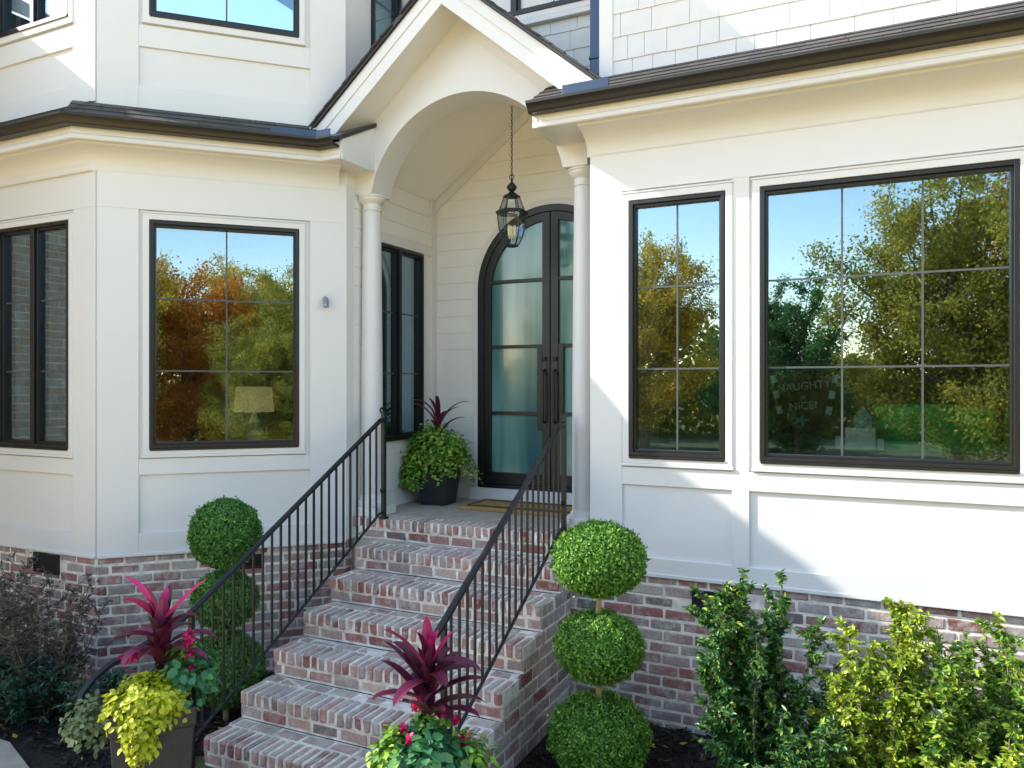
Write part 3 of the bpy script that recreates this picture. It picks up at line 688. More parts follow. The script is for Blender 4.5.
for sgn in (-1,1):
    ri = DR-.067
    def half(r, zb, gap, k=20):
        P = []
        for i in range(k+1):
            th = math.acos(gap/r)+(math.pi-math.acos(gap/r))*0 if False else None
        a_s = math.acos(gap/r); P = [(DCX+sgn*gap, zb), (DCX+sgn*gap, DSP+r*math.sin(a_s))]
        for i in range(1, k+1): th = a_s*(1-i/k); P.append((DCX+sgn*r*math.cos(th), DSP+r*math.sin(th)))
        P.append((DCX+sgn*r, zb)); return P
    o_, i_ = half(ri, DZ0+.035, .004), half(ri-.075, DZ0+.15, .082)
    mb = MB(); mb.ring(FDR, o_, i_, -.03, .022)
    for z in (2.105, 2.745, 3.375): mb.fbox(FDR, min(DCX+sgn*.08, DCX+sgn*(ri-.07)), max(DCX+sgn*.08, DCX+sgn*(ri-.07)), z-.016, z+.016, -.02, .018)
    x0, x1 = sorted((DCX+sgn*.082, DCX+sgn*.135)); mb.fbox(FDR, x0, x1, 1.95, 2.76, -.02, .0215)
    leaf = mb.build('door_leaf', 'black_frame', door, bevel=.003)
    mb = MB(); mb.prism(FDR, half(ri-.065, DZ0+.13, .075), -.012, -.004); mb.build('door_glass', 'door_glass', door)
    mb = MB(); xh = DCX+sgn*.055
    mb.tube([FDR(xh,2.02,.03),FDR(xh,2.04,.07),FDR(xh,2.5,.07),FDR(xh,2.52,.03)], .011, 8); mb.fbox(FDR, xh-.022, xh+.022, 1.98, 2.06, .021, .03); mb.fbox(FDR, xh-.022, xh+.022, 2.47, 2.6, .021, .03)
    mb.lathe(xh, 6.655, [(0.02,2.60),(.022,2.64)], 12)
    mb.build('handle', 'iron', door, smooth=True)
# wall security light and switch box
mb = MB(); F = FD; q = 1.70
mb.fbox(F, q-.016, q+.016, 3.03, 3.10, .02, .035)
s1 = thing('wall_sensor', (0,0,0), 'small grey security sensor fixed to the angled bay wall beside the column', 'sensor')
mb.build('bracket', 'zinc', s1, bevel=.004)
mb = MB(); P = F(q,3.075,.06); mb.tube([F(q,3.10,.04),F(q,3.075,.075),F(q,3.02,.10)], [.018,.026,.022], 12); mb.build('sensor_head', 'zinc', s1, smooth=True)
# ================================================================== RAILINGS
def railing(X, y_top, y_bot, zt_top, zt_bot, zb_top, zb_bot, ext, label, nb, base=True):
    t = thing('stair_railing', (X,y_top,LZ), label, 'railing', 'iron railings flanking the brick stairs')
    sl = (zt_top-zt_bot)/(y_top-y_bot)
    mb = MB(); P = [(X, y_top, zt_top+.012), (X, y_top-.05, zt_top+.008), (X,y_top-.10,zt_top-.02)]
    P += [(X, y_top-.10+(y_bot-y_top+.10)*k/6, zt_top-.02+(zt_bot-zt_top+.02)*k/6) for k in range(1,7)]
    if ext:
        P += [(X,y_bot+a_,zt_bot+b_) for a_,b_ in ((-.13,-.05),(-.27,-.09),(-.42,-.12),(-.55,-.145),(-.64,-.185),(-.705,-.24),(-.725,-.31),(-.70,-.37),(-.645,-.40),(-.585,-.38),(-.56,-.33),(-.575,-.28),(-.62,-.265))]
    # rectangular moulded cap: 4 sided tube
    if not ext: P += [(X,y_bot-.09,zt_bot-.09*sl)]
    mb.tube(P, [.0205]*len(P), 6); mb.build('handrail', 'iron', t, smooth=True)
    mb = MB(); mb.tube([(X,y_top,zb_top+.02),(X,y_top-.06,zb_top+.015),(X,y_top-.11,zb_top-.015),(X,y_bot,zb_bot)], .011, 6); mb.build('bottom_rail', 'iron', t)
    for k in range(nb):
        y = y_top-.105-(y_top-.12-y_bot)*(k)/(nb-.5)*.99
        f_ = (y_top-.10-y)/(y_top-.10-y_bot); mb = MB()
        za = (zb_top-.015)+(zb_bot-zb_top+.015)*f_; zc = (zt_top-.02)+(zt_bot-zt_top+.02)*f_
        mb.box(X-.0065,X+.0065,y-.0065,y+.0065,za,zc-.005); mb.build('baluster', 'iron', t)
    mb = MB(); mb.box(X-.016,X+.016,y_top-.016,y_top+.016,LZ-.004,zt_top+.075)
    mb.tube([(X,y_top-.01,zt_top+.10),(X,y_top-.03,zt_top+.115),(X,y_top-.048,zt_top+.10),(X,y_top-.045,zt_top+.078)], .008, 6)
    mb.tube([(X,y_top-.01,zb_top+.20),(X,y_top-.035,zb_top+.19),(X,y_top-.045,zb_top+.22)], .008, 6)
    mb.box(X-.03,X+.03,y_top-.03,y_top+.03,LZ-.006,LZ+.012)
    mb.box(X-.019,X+.019,y_top-.019,y_top+.019,zt_top+.06,zt_top+.085); mb.build('post', 'iron', t)
    mb = MB(); zg = 0 if ext else LZ-6*RISE; 
    mb.box(X-.014,X+.014,y_bot-.014,y_bot+.014,zg,zt_bot); mb.build('post', 'iron', t)
    return t
railing(-3.74, 5.33, 3.34, 2.07, 1.003, 1.29, .22, True, 'left black iron stair railing with a curled lower end beside the chartreuse planter', 22)
railing(-2.12, 5.33, 3.58, 2.07, 1.09, 1.29, .36, False, 'right black iron stair railing rising in front of the arched door', 18)
# ================================================================== FOLIAGE HELPERS
def leaves(P, Nn, L, Wd, droop=.0, rndv=None, fold=.25, along=None, quad=True):
    n = len(P); Nn = Nn/np.linalg.norm(Nn,axis=1)[:,None]
    a = along if along is not None else RNG.normal(size=(n,3)); a = a-Nn*np.sum(a*Nn,1)[:,None]; a /= (np.linalg.norm(a,axis=1)[:,None]+1e-9)
    b = np.cross(Nn, a); L = np.broadcast_to(L,(n,))[:,None]; Wd = np.broadcast_to(Wd,(n,))[:,None]
    base = P; tip = P+a*L-Nn*L*droop; q = RNG.random(n) if rndv is None else rndv
    if not quad:
        mid = P+a*L*.5; l = mid+b*Wd*.5+Nn*Wd*fold; r = mid-b*Wd*.5+Nn*Wd*fold
        V = np.stack([base,l,tip,r],1).reshape(-1,3); return V, np.arange(4*n).reshape(-1,4), q
    m1 = P+a*L*.28+Nn*Wd*fold*.9; m2 = P+a*L*.68+Nn*(Wd*fold*.8-L*droop*.4)
    V = np.stack([base, m1+b*Wd*.46, m2+b*Wd*.40, tip, m2-b*Wd*.40, m1-b*Wd*.46],1).reshape(-1,3); k = np.arange(n)[:,None]*6
    F = np.concatenate([k+[0,1,2,3], k+[0,3,4,5]],1).reshape(-1,4)
    return V, F, np.repeat(q,2)
def join(parts):
    Vs, Fs, Rs, o = [], [], [], 0
    for V, F, r in parts: Vs.append(V); Fs.append(F+o); Rs.append(r); o += len(V)
    return np.concatenate(Vs), np.concatenate(Fs), np.concatenate(Rs)
def icos(c, r, rough=.04, k=24, rnd=.05):
    V = []; F = []
    for i in range(k+1):
        for j in range(2*k):
            th = math.pi*i/k; ph = math.pi*j/k; V.append((c[0]+r[0]*math.sin(th)*math.cos(ph), c[1]+r[1]*math.sin(th)*math.sin(ph), c[2]+r[2]*math.cos(th)))
    V = np.array(V)
    for i in range(k):
        for j in range(2*k):
            a = i*2*k+j; b = i*2*k+(j+1)%(2*k); c_ = b+2*k; d = a+2*k
            F += [(a,d,c_,b)]
    F = np.array(F); return V, F, np.full(len(F), rnd)
def ball(c, r, n=9000, leaf=.020, flat=None):
    d = RNG.normal(size=(n,3)); d /= np.linalg.norm(d,axis=1)[:,None]
    # gentle lumps in the clipped surface
    lump = 1+.045*np.sin(d[:,0]*6+c[0]*7)*np.sin(d[:,1]*5+c[2]*3)*np.sin(d[:,2]*5+c[2])+.03*np.sin(d[:,0]*17+2)*np.sin(d[:,2]*15+d[:,1]*12)+.02*np.sin(d[:,0]*31+d[:,1]*27)
    rr = (1-np.abs(RNG.normal(0,.06,n)))*lump+RNG.exponential(.016,n)*(d[:,2]>-.3)+(RNG.random(n)<.02)*RNG.uniform(.03,.13,n)
    P = np.array(c)+d*np.array(r)*rr[:,None]
    N = d+RNG.normal(0,.65,(n,3)); al = d*1.0+RNG.normal(0,.7,(n,3))+np.array([0,0,.4])
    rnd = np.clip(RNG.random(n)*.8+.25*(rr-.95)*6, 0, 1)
    return leaves(P, N, leaf*RNG.uniform(.7,1.4,n), leaf*.55, rndv=rnd, along=al)
def topiary(x, y, balls, label, mt):
    t = thing('topiary', (x,y,0), label, 'topiary', 'triple ball topiaries beside the stairs')
    zt = max(b[0] for b in balls)
    mb = MB(); P = [(x+.008*math.sin(k*1.3), y+.006*math.cos(k*1.7), zt*k/12) for k in range(13)]
    mb.tube(P, [.022-.008*k/12 for k in range(13)], 8); mb.build('trunk', 'topiary_bark', t, smooth=True)
    for z, rx, rz in balls:
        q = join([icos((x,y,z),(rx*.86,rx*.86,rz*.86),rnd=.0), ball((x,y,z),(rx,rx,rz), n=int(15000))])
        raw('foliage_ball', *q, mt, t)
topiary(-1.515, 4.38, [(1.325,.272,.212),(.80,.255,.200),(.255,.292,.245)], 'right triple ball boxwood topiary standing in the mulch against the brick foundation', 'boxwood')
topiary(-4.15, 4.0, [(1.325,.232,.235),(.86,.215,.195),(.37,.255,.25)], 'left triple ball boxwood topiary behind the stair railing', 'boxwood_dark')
def shrub(name, c, rx, h, n, mt, label, group, leaf=.036, stems=9, seed=1, spread=1.0, wood=.3, lo=.05, cat='shrub', upright=1.0):
    rg = np.random.default_rng(seed); t = thing(name, (c[0],c[1],0), label, cat, group)
    mb = MB(); tips = []
    for s_ in range(stems):
        an = rg.uniform(0,2*math.pi); rr = rx*rg.uniform(.1,1)**.7*spread; hh = h*rg.uniform(.72,1.0)*(1-.22*(rr/rx))
        P = []
        for k in range(7):
            q = k/6; P.append(np.array([c[0]+math.cos(an)*rr*q**.7+rg.normal(0,.008), c[1]+math.sin(an)*rr*q**.7+rg.normal(0,.008), hh*q]))
        mb.tube(P, [.007*(1-q*.7) for q in np.linspace(0,1,7)], 5); tips.append(P)
    segs = [(P[i],P[i+1]) for P in tips for i in range(6)]
    # side twigs
    tw = []
    for _ in range(stems*34):
        P = tips[rg.integers(stems)]; q = rg.uniform(lo*6,5.9); i = int(q); p = P[i]+(P[i+1]-P[i])*(q-i)
        d = rg.normal(size=3); d[2] = abs(d[2])*.8+.35; d /= np.linalg.norm(d); Lt = rg.uniform(.06,.20)*(1.2-q/8)*rx/.25
        e = p+d*Lt; tw.append((p,e)); mb.tube([p,(p+e)/2+rg.normal(0,.004,3),e], [.003,.002,.0015], 4, caps=False)
    mb.build('stems', 'bark', t)
    Ps, Al = [], []; allseg = tw*3+segs
    idx = rg.integers(len(allseg), size=n)
    A = np.array([allseg[i][0] for i in idx]); B = np.array([allseg[i][1] for i in idx]); q = rg.random(n)[:,None]
    P = A+(B-A)*q; keep = P[:,2] > h*lo; P = P[keep]; d = (B-A)[keep]; d /= np.linalg.norm(d,axis=1)[:,None]
    side = rg.normal(size=P.shape); al = d*.8+side*.75; Nn = np.array([0,0,1.])+rg.normal(0,.55,P.shape)
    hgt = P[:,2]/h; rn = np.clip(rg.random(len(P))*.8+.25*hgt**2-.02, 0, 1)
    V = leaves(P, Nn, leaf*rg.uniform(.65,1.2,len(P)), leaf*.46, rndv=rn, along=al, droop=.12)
    raw('foliage', *V, mt, t); return t
G1 = 'hollies planted along the brick foundation'
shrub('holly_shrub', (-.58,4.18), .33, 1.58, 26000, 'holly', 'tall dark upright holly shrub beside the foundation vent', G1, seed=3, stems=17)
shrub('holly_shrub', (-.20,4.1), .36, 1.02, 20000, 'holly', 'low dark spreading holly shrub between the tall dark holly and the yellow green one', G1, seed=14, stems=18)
shrub('holly_shrub', (.05,4.05), .31, 1.54, 24000, 'holly_sunlit', 'yellow green holly shrub with sunlight put into its leaf colour, right of the dark upright one', G1, seed=5, stems=17)
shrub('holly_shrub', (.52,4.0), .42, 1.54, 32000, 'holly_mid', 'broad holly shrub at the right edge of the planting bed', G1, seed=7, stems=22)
shrub('holly_shrub', (.36,3.55), .26, 1.08, 13000, 'holly_sunlit', 'small bright yellow green holly shrub in the lower right corner', G1, seed=8, stems=12)
shrub('purple_shrub', (-5.3,3.45), .40, 1.2, 3000, 'loropetalum', 'sparse dark purple shrub with thin twigs in front of the left brick corner', None, seed=21, stems=14, leaf=.035)
shrub('purple_shrub', (-5.95,3.5), .38, 1.25, 1800, 'loropetalum', 'dark purple shrub at the left edge below the foundation vent', None, seed=22, stems=12, leaf=.035)
shrub('low_evergreen', (-5.4,3.4), .40, .55, 7000, 'fern_teal', 'low dark blue green evergreen spreading over the mulch at the left edge', None, seed=23, stems=14, leaf=.04)
shrub('low_evergreen', (-4.75,3.5), .32, .42, 4000, 'fern_teal', 'low dark evergreen tucked against the brick bay behind the left planter', None, seed=24, stems=10, leaf=.035)
shrub('bedding_plant', (-4.78,3.35), .10, .22, 160, 'vine_green', 'small fresh green bedding plant in the dark mulch', None, seed=25, stems=6, leaf=.05)
shrub('bedding_plant', (-4.42,3.42), .10, .55, 260, 'vine_green', 'small leafy green plant behind the left planter at the brick corner', None, seed=26, stems=5, leaf=.045)
shrub('bedding_plant', (-3.95,2.62), .16, .14, 260, 'silver_green', 'low pale green plant at the foot of the left planter', None, seed=27, stems=7, leaf=.03)
# ------------------------------------------------------------------ planters
def pot(t, x, y, z0, wb, wt, h, rot=0):
    mb = MB()
    def sq(w_, z): 
        c_, s_ = math.cos(rot), math.sin(rot); return [(x+a*w_/2*c_-b*w_/2*s_, y+a*w_/2*s_+b*w_/2*c_, z) for a,b in ((-1,-1),(1,-1),(1,1),(-1,1))]
    L = [sq(wb,z0),sq(wb+(wt-wb)*.86,z0+h*.86),sq(wt+.012,z0+h*.88),sq(wt+.018,z0+h),sq(wt-.035,z0+h),sq(wt-.06,z0+h*.8)]
    vs = [p for l in L for p in l]; fs = [(3,2,1,0)]
    for i in range(len(L)-1): fs += [(i*4+j,i*4+(j+1)%4,(i+1)*4+(j+1)%4,(i+1)*4+j) for j in range(4)]
    mb.add(vs, fs); mb.build('pot', 'planter_grey', t, bevel=.006)
    mb = MB(); mb.add(sq(wt-.055, z0+h*.86), [(0,1,2,3)]); mb.build('soil', 'soil', t)
def strap(mb, base, az, el, L, wd, curl, k=9, rnd=.5):
    # arching channelled strap leaf
    p = Vector(base); vs = []; e = el
    for i in range(k+1):
        q = i/k; d = Vector((math.cos(az)*math.cos(e), math.sin(az)*math.cos(e), math.sin(e)))
        side = Vector((-math.sin(az), math.cos(az), 0)); up = side.cross(d)*-1
        ww = wd*(.35+1.0*math.sin(math.pi*min(1,q*.92+.08))**.8)*.5*(1 if q < .97 else .3)
        if i == k: ww = .001
        vs += [p-side*ww+up*ww*.45, p, p+side*ww+up*ww*.45]
        p = p+d*(L/k); e -= curl/k*(.4+1.2*q)
    fs = []
    for i in range(k): a = i*3; fs += [(a,a+1,a+4,a+3),(a+1,a+2,a+5,a+4)]
    mb.add(vs, fs, rnd)
def mound(c, r, n, leaf, droop_r, seed, trail=0, mtrnd=None, up=.6, zlow=-.3):
    rg = np.random.default_rng(seed); d = rg.normal(size=(n,3)); d /= np.linalg.norm(d,axis=1)[:,None]; d[:,2] = np.where(d[:,2] < zlow, -d[:,2], d[:,2])
    rr = rg.uniform(.55,1.03,n)*(1+.13*np.sin(d[:,0]*7+seed)*np.sin(d[:,1]*6)+.1*np.sin(d[:,2]*9+d[:,0]*5))
    P = np.array(c)+d*np.array(r)*rr[:,None]
    if trail: P[:,2] -= trail*np.clip(np.hypot(d[:,0],d[:,1])-.5,0,1)*rg.random(n)**1.5
    N = d*.8+np.array([0,0,up])+rg.normal(0,.4,(n,3)); al = d+rg.normal(0,.6,(n,3))-np.array([0,0,.4])
    return leaves(P, N, leaf*rg.uniform(.6,1.25,n), leaf*.8*rg.uniform(.8,1.1,n), rndv=np.clip(rg.random(n)*.7+.35*(rr-.6),0,1), along=al, droop=.15, fold=.12)
def blooms(t, pts, r, name='flower', mt='hot_pink'):
    parts = []
    for p in pts:
        n = 26; d = RNG.normal(size=(n,3)); d[:,1] -= .4; d /= np.linalg.norm(d,axis=1)[:,None]
        parts.append(leaves(np.array(p)+d*r*.35, d+RNG.normal(0,.3,(n,3)), r*.9, r*.8, along=d+RNG.normal(0,.6,(n,3)), fold=.2))
    raw(name, *join(parts), mt, t)
FWV = (-.4315,.9021); RTV = (.9021,.4315)
def off(c, r, f, z): return (c[0]+RTV[0]*r+FWV[0]*f, c[1]+RTV[1]*r+FWV[1]*f, z)   # right / away / height around a planter
# left front planter
LP = (-3.36, 2.76); pt = thing('potted_plant', (*LP,0), 'square charcoal planter left of the steps with pink cordyline over chartreuse vine', 'planter', 'planters of mixed plants by the entry')
pot(pt, *LP, .02, .31, .385, .74, rot=.86)
mb = MB(); rg = random.Random(5); tp = MB()
for k in range(15):
    az = k*2.4+.3; el = rad(rg.uniform(20,62)); strap(mb, off(LP,.04+.02*math.cos(az),.02*math.sin(az),.92+.013*k), az, el, rg.uniform(.20,.29), .048, rad(rg.uniform(60,125)), rnd=rg.random())
for az, el, L, cu in ((rad(200),64,.38,45),(rad(22),48,.40,10),(rad(188),40,.34,60),(rad(100),78,.22,10)):
    strap(tp, off(LP,.04,0,1.14), az, rad(el), L*.85, .045, rad(cu), rnd=rg.random())
for k in range(8): strap(mb, off(LP,.04,0,.90+.03*k), k*2.4, rad(78), .26, .055, rad(20), rnd=rg.random())
mb.build('cordyline', 'burgundy', pt, smooth=True); tp.build('cordyline_tips', 'hot_pink', pt, smooth=True)
q = join([mound(off(LP,.035,-.12,.79),(.19,.16,.13),2300,.033,.2,31,trail=.10), mound(off(LP,.045,-.24,.67),(.09,.07,.12),600,.033,.2,32,zlow=-1), mound(off(LP,-.04,-.17,.75),(.13,.1,.12),350,.042,.2,33)])
raw('trailing_vine', *q, 'chartreuse', pt)
raw('foliage', *mound(off(LP,.15,.02,.84),(.15,.15,.17),420,.055,.2,34,trail=.1), 'bluegreen', pt)
raw('foliage', *mound(off(LP,.14,.04,.95),(.08,.08,.10),160,.040,.2,37,trail=.1), 'vine_green', pt)
raw('foliage', *mound(off(LP,-.31,-.02,.62),(.12,.12,.15),480,.034,.2,35,trail=.12), 'silver_green', pt)
blooms(pt, [off(LP,.18,0,1.05),off(LP,.20,-.03,.99),off(LP,.215,-.02,.93),off(LP,.17,.02,1.08),off(LP,-.13,-.02,.97),off(LP,-.08,-.03,.98),off(LP,.06,-.2,.84)], .032)
# right front planter
RP = (-1.93, 3.15); pt = thing('potted_plant', (*RP,0), 'planter right of the steps with dark burgundy cordyline, pink blooms and blue green leaves', 'planter', 'planters of mixed plants by the entry')
pot(pt, *RP, .02, .30, .40, .52, rot=.6)
mb = MB(); tp = MB(); rg = random.Random(11)
for k in range(22):
    az = k*2.4; el = rad(rg.uniform(8,60)); strap(mb, off(RP,-.02+.02*math.cos(az),.02*math.sin(az),.775+.012*k), az, el, rg.uniform(.22,.32), .050, rad(rg.uniform(25,70)), rnd=rg.random())
for k in range(8): strap(mb, off(RP,-.02,0,.755+.03*k), k*2.4, rad(80), .24, .055, rad(10), rnd=rg.random())
for az, el, L in ((rad(130),82,.26),(rad(25),62,.24),(rad(200),78,.2),(rad(60),78,.2),(rad(320),85,.17)): strap(tp, off(RP,-.02,0,0.995), az, rad(el), L, .045, rad(15), rnd=rg.random())
mb.build('cordyline', 'burgundy', pt, smooth=True); tp.build('cordyline_tips', 'hot_pink', pt, smooth=True)
raw('foliage', *join([mound(off(RP,-.02,-.06,0.595),(.20,.17,.15),700,.062,.2,41,trail=.1)]), 'bluegreen', pt)
raw('trailing_vine', *join([mound(off(RP,-.17,-.05,0.575),(.12,.14,.17),600,.036,.2,42,trail=.15), mound(off(RP,.17,-.02,0.555),(.13,.14,.15),420,.036,.2,43,trail=.15), mound(off(RP,.0,.05,0.735),(.11,.1,.09),200,.036,.2,44)]), 'vine_green', pt)
blooms(pt, [off(RP,-.07,-.03,0.845),off(RP,-.06,-.05,0.865),off(RP,.05,0,0.795),off(RP,.11,-.02,0.775),off(RP,-.13,-.03,0.735),off(RP,-.09,-.1,0.715),off(RP,.16,-.03,0.695),off(RP,.15,-.05,0.655),off(RP,-.2,-.1,0.615)], .030)
# porch planter
BP = (-3.76, 6.25); pt = thing('potted_plant', (*BP,LZ), 'tapered dark pot on the porch floor by the door, overflowing with trailing green vine', 'planter', 'planters of mixed plants by the entry')
pot(pt, *BP, LZ-.004, .25, .35, .40, rot=.1)
mb = MB(); rg = random.Random(3)
for k in range(11): strap(mb, off(BP,0,0,LZ+.62+.014*k), k*2.4, rad(rg.uniform(50,80)), rg.uniform(.30,.44), .032, rad(rg.uniform(60,110)), rnd=rg.random())
mb.build('cordyline', 'burgundy', pt, smooth=True)
q = [mound(off(BP,-.02,0,LZ+.48),(.30,.26,.25),2300,.044,.2,51,trail=.35), mound(off(BP,-.24,-.08,LZ+.30),(.12,.1,.16),380,.038,.2,52,trail=.2,zlow=-1)]
for k in range(30):   # trailing strands
    az = k*.21+.2; r0 = .22; n = 26; sp_ = RNG.uniform(.8,1.8); s_ = np.linspace(0,1,n)+RNG.normal(0,.01,n); dr = RNG.uniform(.12,.34)
    P = np.stack([BP[0]+math.cos(az)*(r0+.13*sp_*s_), BP[1]+math.sin(az)*(r0+.10*sp_*s_), LZ+.50-dr*s_**1.4], 1)+RNG.normal(0,.012,(n,3))
    q.append(leaves(P, RNG.normal(0,.4,(n,3))+[0,0,1], .034, .028, rndv=RNG.random(n)))
raw('trailing_vine', *join(q), 'vine_green', pt)
# ------------------------------------------------------------------ door mat
dm = thing('door_mat', (0,0,0), 'rectangular brown coir mat with dark border lines in front of the arched door', 'door mat')
mb = MB(); mb.box(-3.42,-2.15,6.02,6.52,LZ-.004,LZ+.028); mb.build('coir_base', 'coir', dm, bevel=.006)
mb = MB(); zz = LZ+.028
for a, b, c_, d in ((-3.36,-2.21,6.07,6.085),(-3.36,-2.21,6.455,6.47),(-3.36,-3.345,6.085,6.455),(-2.225,-2.21,6.085,6.455)): mb.box(a,b,c_,d,zz-.002,zz+.005)
for a,b,c_,d in ((-3.30,-2.27,6.125,6.132),(-3.30,-2.27,6.408,6.415)): mb.box(a,b,c_,d,zz-.002,zz+.004)
mb.build('border_pattern', 'rubber', dm)
# ------------------------------------------------------------------ hanging lantern
LX, LY = -2.905, 6.07; ln = thing('hanging_lantern', (LX,LY,4.0), 'clear glass carriage lantern hanging on a chain from the porch vault', 'lantern')
zb = 3.585
mb = MB(); mb.lathe(LX,LY,[(0.0448,zb),(0.0582,zb+.006),(0.0582,zb+.018),(0.0504,zb+.02)],6)
ztr = zb+.30
mb.lathe(LX,LY,[(0.1254,ztr-.012),(0.1400,ztr-.01),(0.1434,ztr+.012),(0.1254,ztr+.02)],6)
mb.lathe(LX,LY,[(0.0694,ztr+.135),(0.0784,ztr+.137),(0.0739,ztr+.150),(0.0336,ztr+.172),(0.0179,ztr+.19)],6)
mb.lathe(LX,LY,[(0.0112,ztr+.18),(0.0381,ztr+.205),(0.0470,ztr+.225),(0.0291,ztr+.25),(0.0101,ztr+.27),(0.0090,ztr+.30)],12)
for k in range(6):
    th = 2*math.pi*(k+.5)/6; c_, s_ = math.cos(th), math.sin(th)
    mb.tube([(LX+r*c_,LY+r*s_,z) for r,z in ((0.0560,zb+.01),(0.0874,zb+.07),(0.1120,zb+.16),(0.1232,zb+.24),(0.1266,ztr))], .005, 5)
    mb.tube([(LX+.112*c_,LY+.112*s_,ztr+.01),(LX+.068*c_,LY+.068*s_,ztr+.14)], .005, 5)
mb.build('frame', 'iron', ln)
mb = MB(); mb.lathe(LX,LY,[(0.0526,zb+.01),(0.0840,zb+.07),(0.1086,zb+.16),(0.1198,zb+.24),(0.1232,ztr-.012)],6); mb.lathe(LX,LY,[(0.1210,ztr+.02),(0.0728,ztr+.135)],6); mb.build('glass_panels', 'lantern_glass', ln)
mb = MB()
mb.tube([(LX,LY,zb+.02),(LX,LY,zb+.13)],.006,6)
for k in range(3): th = k*2.09; x, y = LX+.028*math.cos(th), LY+.028*math.sin(th); mb.tube([(LX,LY,zb+.09),(x,y,zb+.07),(x,y,zb+.10)],.004,5); mb.tube([(x,y,zb+.10),(x,y,zb+.19)],.010,8)
mb.build('candle_cluster', 'cream', ln)
mb = MB(); z = ztr+.30; i = 0; ztop = CZ-CS*abs(LX-GX)
while z < ztop:
    P = [(LX+(.009*math.cos(a) if i%2 else 0), LY+(0 if i%2 else .009*math.cos(a)), z+.016+.017*math.sin(a)) for a in [2*math.pi*q/8 for q in range(9)]]
    mb.tube(P, .0028, 5, caps=False); z += .027; i += 1
P = [(LX+.022*math.cos(a), LY, ztr+.315+.022*math.sin(a)) for a in [2*math.pi*q/12 for q in range(13)]]; mb.tube(P,.004,5,caps=False)
mb.build('chain', 'iron', ln)
mb = MB(); mb.lathe(LX,LY,[(.05,ztop-.03),(.06,ztop-.01),(.06,ztop+.02)],20); mb.build('canopy', 'iron', ln)
# ================================================================== INTERIORS
ir = MB()
ir.box(-1.86,4.2,5.39,9.2,1.15,1.25); ir.build('room_floor', 'interior_floor', house)
ir = MB(); ir.box(-1.80,4.2,9.2,9.3,1.25,4.3); ir.box(-1.82,-1.79,5.4,9.2,1.25,4.3); ir.box(4.18,4.2,5.4,9.2,1.25,4.3); ir.box(-1.86,4.2,5.4,9.3,4.22,4.3)
ir.box(-.95,.1,9.17,9.199,1.3,3.4); ir.build('room_wall', 'interior_wall', house)
ir = MB(); ir.add([(-6.85,4.1,1.25),(-5.45,4.1,1.25),(-4.2,5.35,1.25),(-4.2,9,1.25),(-8,9,1.25),(-8,5.2,1.25)], [(0,1,2,3,4,5)]); ir.build('room_floor', 'interior_floor', house)
ir = MB(); ir.box(-8,-4.2,8.3,8.4,1.25,4.3); ir.box(-8.1,-8,4.6,8.4,1.2,4.3); ir.box(-4.21,-4.2,6.72,8.4,1.25,4.3); ir.add([(-6.85,4.1,4.25),(-5.45,4.1,4.25),(-4.2,5.35,4.25),(-4.2,9,4.25),(-8,9,4.25),(-8,5.2,4.25)], [(0,1,2,3,4,5)])
ir.add([(-6.85,4.1,5.0),(-5.45,4.1,5.0),(-4.2,5.35,5.0),(-4.2,9,5.0),(-8,9,5.0),(-8,5.2,5.0)], [(0,1,2,3,4,5)]); ir.box(-8,-4.2,8.0,8.1,5,7.1)
ir.box(-4.0,-1.9,7.6,7.7,5.0,7.1); ir.build('room_wall', 'interior_wall', house)
# sofa behind the large window
so_ = thing('sofa', (0,0,0), 'green upholstered sofa seen through the large right window', 'sofa')
mb = MB(); mb.box(-.05,1.5,6.0,6.85,1.40,1.68); mb.build('seat', 'sofa_green', so_, bevel=.05)
for k in range(2): mb = MB(); mb.box(-.05+.78*k,.71+.78*k,5.80,6.05,1.68,2.24); mb.build('back_cushion', 'sofa_green', so_, bevel=.07)
mb = MB(); mb.box(-.25,-.07,5.8,6.8,1.35,2.0); mb.build('arm', 'sofa_green', so_, bevel=.05)
# red sign on an easel, lettering in the photo
sg = thing('holiday_sign', (0,0,0), 'red wooden sign with painted lettering behind the large right window', 'sign')
mb = MB(); mb.box(-.70,-.28,5.80,5.82,2.02,2.46); mb.box(-.55,-.52,5.82,5.84,1.25,2.3); mb.build('board', 'sign_red', sg, bevel=.004)
for txt, z, s_ in (('NAUGHTY',2.34,.075),('or',2.275,.05),('NICE?',2.20,.075)):
    cu = bpy.data.curves.new('lettering', 'FONT'); cu.body = txt; cu.size = s_; cu.align_x = 'CENTER'; cu.extrude = .001
    o = bpy.data.objects.new('lettering', cu); C.objects.link(o); o.parent = sg; o.location = (-.48,5.797,z); o.rotation_euler = (rad(90),rad(-6),0); cu.materials.append(M['cream']); dg = bpy.context.evaluated_depsgraph_get(); me = bpy.data.meshes.new_from_object(o.evaluated_get(dg)); o2 = bpy.data.objects.new('lettering', me); C.objects.link(o2); o2.parent = sg; o2.location = o.location; o2.rotation_euler = o.rotation_euler; bpy.data.objects.remove(o); o2.name = 'lettering'
mb = MB(); rg = random.Random(2)
for x0, z0, s_ in ((-.69,2.44,1),(-.27,2.44,-1)):
    for k in range(5):
        mb.cm = k%2; mb.tube([(x0+s_*.01*k,5.79,z0-.055*k),(x0+s_*.01*(k+1),5.79,z0-.055*(k+1))], .022, 8)
mb.build('candy_cane', ['candle_white','sign_red'], sg, smooth=True)
mb = MB()
for a in range(5): th = a*1.257; mb.tube([(-.50,5.79,2.12),(-.50+.06*math.cos(th),5.79,2.12+.04*math.sin(th))], [.012,.006], 6)
mb.build('painted_bow', 'teal_fabric', sg)
